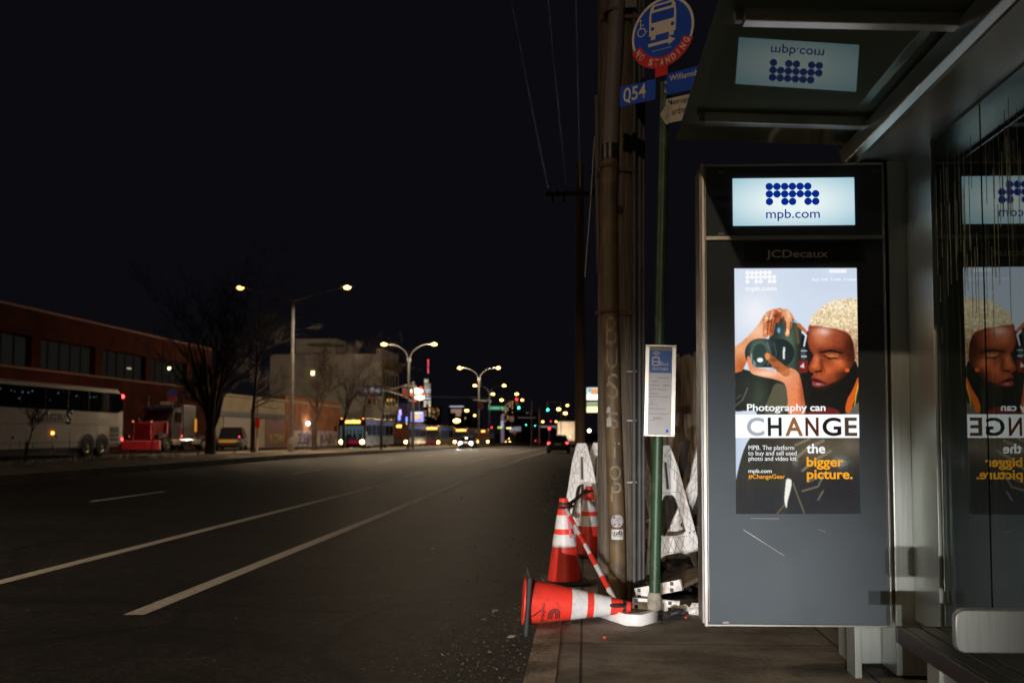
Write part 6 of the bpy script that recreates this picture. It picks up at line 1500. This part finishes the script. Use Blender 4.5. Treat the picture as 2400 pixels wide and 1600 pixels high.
# city buses
def make_bus(label, red=True, lit=(.10, .14, .16), sign=(-.78, .78)):
    t = thing('city_bus', label, 'bus', group='city buses queueing on the avenue'); hw, L, H = 1.28, 12.0, 3.05
    m_b = bpy.data.materials.get('bus_white') or M('bus_white', (.07, .066, .063), .4, var=.1); m_bf = bpy.data.materials.get('bus_front') or M('bus_front', (.05, .045, .05), .3)
    b = MB(); b.prism([(0, .35), (-.04, 1.2), (.02, 2.2), (.18, H - .1), (.4, H), (L - .2, H), (L, H - .2), (L, .4)], YZ(0), -hw, hw); b.build('body', m_b, t, bevel=.07, segs=2)
    MB().prism([(-hw + .09, .95), (hw - .09, .95), (hw - .11, 2.42), (-hw + .11, 2.42)], lambda a, c, d: (a, (-.055 if c < 2 else .02) + d * .5, c), -.03, .03).build('front_mask', m_bf, t)
    MB().prism([(-hw + .14, 1.05), (hw - .14, 1.05), (hw - .18, 2.30), (-hw + .18, 2.30)], lambda a, c, d: (a, (-.075 if c < 2 else -.005) + d * .3, c), -.01, .01).build('windscreen', E('bus_interior_%s' % label[:5], lit, .45), t)
    MB().box(-hw + .12, hw - .12, .035, .10, 2.44, 2.92).build('sign_box', m_dark, t)
    b = MB(); rq = random.Random(5)
    for x in (-.85, -.45, -.1, .25, .62, .9): b.box(x - .045, x + .045, -.094, -.088, 1.1, 1.95)
    for k in range(9): x = rq.uniform(-.9, .8); b.box(x, x + rq.uniform(.1, .3), -.0935, -.0885, 1.08, rq.uniform(1.2, 1.55))
    b.build('interior_silhouette', m_bf, t)
    sgn = MB(); rnd = random.Random(len(label)); x = sign[0]
    while x < sign[1]:
        w_ = rnd.uniform(.07, .16); sgn.box(x, x + w_, .015, .03, 2.52, 2.80 + (.04 if -.1 < x < .25 else 0)); x += w_ + .035
    sgn.build('destination_sign', e_sign, t)
    for s in (-1, 1):
        lamp_spot(t, s * .98, -.02, .78, e_head, r=.2)
        MB().ball((s * 1.02, .1, 2.95), (.06, .06, .05), 8, 6).build('marker_lamp', e_amber, t)
        MB().box(s * 1.50 - .10, s * 1.50 + .10, -.25, -.15, 1.75, 2.25).bar((s * 1.2, -.02, 2.55), (s * 1.5, -.2, 2.2), .04, .04).build('mirror', m_dark, t, bevel=.015)
        for wy in (2.4, 8.6): wheel(t, s * (hw - .13), wy, .48, .28, s)
    for k in range(6):
        y = .7 + k * 1.85; MB().box(hw + .002, hw + .012, y, y + 1.6, 1.35, 2.35).build('side_window', E('bus_side_light', (.05, .06, .08), .3) if k < 4 else m_vglass, t)
    MB().box(hw + .002, hw + .01, .3, L - .3, 2.45, 2.62).build('side_stripe', m_blue, t)
    MB().box(-.9, .9, -.10, -.045, .42, .60).build('bumper', m_dark, t, bevel=.03)
    if red: MB().prism([(-.35, .62), (.55, .62), (.75, .92), (-.25, .92)], lambda a, c, d: (a, d, c), -.085, -.05).build('red_panel', E('red_poster', (.30, .01, .035), .6), t)
    return t
def put_bus(t, u, Y, z=-.15): t.location = (onY(u, 1000, Y).x, Y, gz(Y) + z); return t
bus = put_bus(make_bus('leading city bus with wide amber sign, red panel and teal lit windscreen', lit=(.09, .15, .17)), 825, 79.5, -.05)
b2_ = put_bus(make_bus('dark city bus with short amber sign behind the leading bus', False, (.12, .025, .008), (-.2, .35)), 933, 103, -.1)
for s in (-.98, -.72): MB().ball((s, -.06, 1.6), .11, 10, 6).build('mirror_lamp', e_amber, b2_, smooth='all')
b3_ = put_bus(make_bus('city bus with white rear car and wide amber sign under the screen', True, (.02, .02, .02)), 1010, 117, -.15)
for ch in b3_.children:
    if ch.name.startswith('red_panel'): ch.scale = (1.5, 1, 1); 
b4_ = copy_tree(b3_); b4_['label'] = 'city bus with red-orange sign behind the dazzling white headlights'; put_bus(b4_, 1080, 140, -.15)
b5_ = copy_tree(b2_); b5_['label'] = 'dark far bus with narrow amber sign behind the lamp pole'; put_bus(b5_, 1131, 155, -.15)
for o in (onY(816, 1030, 78.8), onY(1010, 1033, 116)):
    pass
def head_pool(t, X, Y, z, w_, c=(1, .8, .5)):
    spot('headlight_beam', (X, Y - .15, z), (X + .5, Y - 12, -.5), w_, 46, .9, c, .1, t)
p = bus.location; head_pool(bus, p.x + .98, p.y, p.z + .8, 700)
p = b3_.location; head_pool(b3_, p.x + .9, p.y, p.z + .8, 150)
p = o3.location; head_pool(o3, p.x - .65, p.y, p.z + .65, 700, (.85, .92, 1)); head_pool(o3, p.x + .65, p.y, p.z + .65, 700, (.85, .92, 1))
# white box lorry parked by the kerb
bl = thing('box_lorry', 'white box lorry parked at the kerb beyond the black saloon', 'lorry', (onY(1327, 1000, 120).x, 120, gz(120) - .15))
m_box = M('box_white', (.62, .55, .48), .45, var=.12, scale=1)
MB().box(-1.25, 1.25, 0, 7.0, .95, 3.65).build('box', m_box, bl, bevel=.03)
for k in range(4): MB().box(-1.2 + k * .8 - .012, -1.2 + k * .8 + .012, -.015, -.001, 1.0, 3.55).build('door_seam', m_grey, bl)
MB().box(-1.2, 1.2, -.06, .08, .45, .65).build('rear_bumper', m_dark, bl); MB().box(-1.05, 1.05, .1, 8.8, .55, .9).build('chassis', m_dark, bl); MB().box(-1.05, 1.05, 7.05, 8.9, .6, 2.5).build('cab', m_box, bl, bevel=.1)
for s in (-1, 1):
    for wy in (1.4, 8.0): wheel(bl, s * .95, wy, .45, .4, s)
    MB().box(s * 1.05 - .1, s * 1.05 + .1, -.09, -.06, .5, .62).build('tail_light', E('dim_red_light', (1, .05, .04), .25), bl)
MB().ball((.55, -.10, 1.55), .13, 10, 6).build('door_lamp', E('door_lamp_glow', (1, .7, .4), 2), bl, smooth='all')
spot('door_light', (onY(1320, 1000, 118).x, 116.5, 1.2), (onY(1316, 1000, 120).x, 120, 1.2), 480, 100, .9, (1, .75, .5), .2, bl)
# red hand signal by the lorry
ps = thing('pedestrian_signal', 'small lit red pedestrian signal beside the box lorry', 'pedestrian signal', (onY(1287.5, 1005, 110).x, 110, gz(110)))
p = onY(1287.5, 1005, 110); z = p.z - gz(110)
MB().box(-.22, .22, 0, .2, z - .25, z + .4).build('housing', m_dark, ps); MB().ball((0, -.03, z + .1), (.17, .03, .22), 10, 6).build('red_symbol', E('red_symbol', (1, .05, .06), 3.5), ps, smooth='all'); MB().tube([(0, .1, -.3), (0, .1, z)], .05, 8).build('post', m_pole, ps)

# beams of the car behind the camera
for s in (-1, 1):
    spot('headlight_beam', (-2.6 + s * .62, -13.30, .52), (.45, 6.2, .12), 8200, 11.8, 1.0, (1.0, .97, .95), .06, hcar)
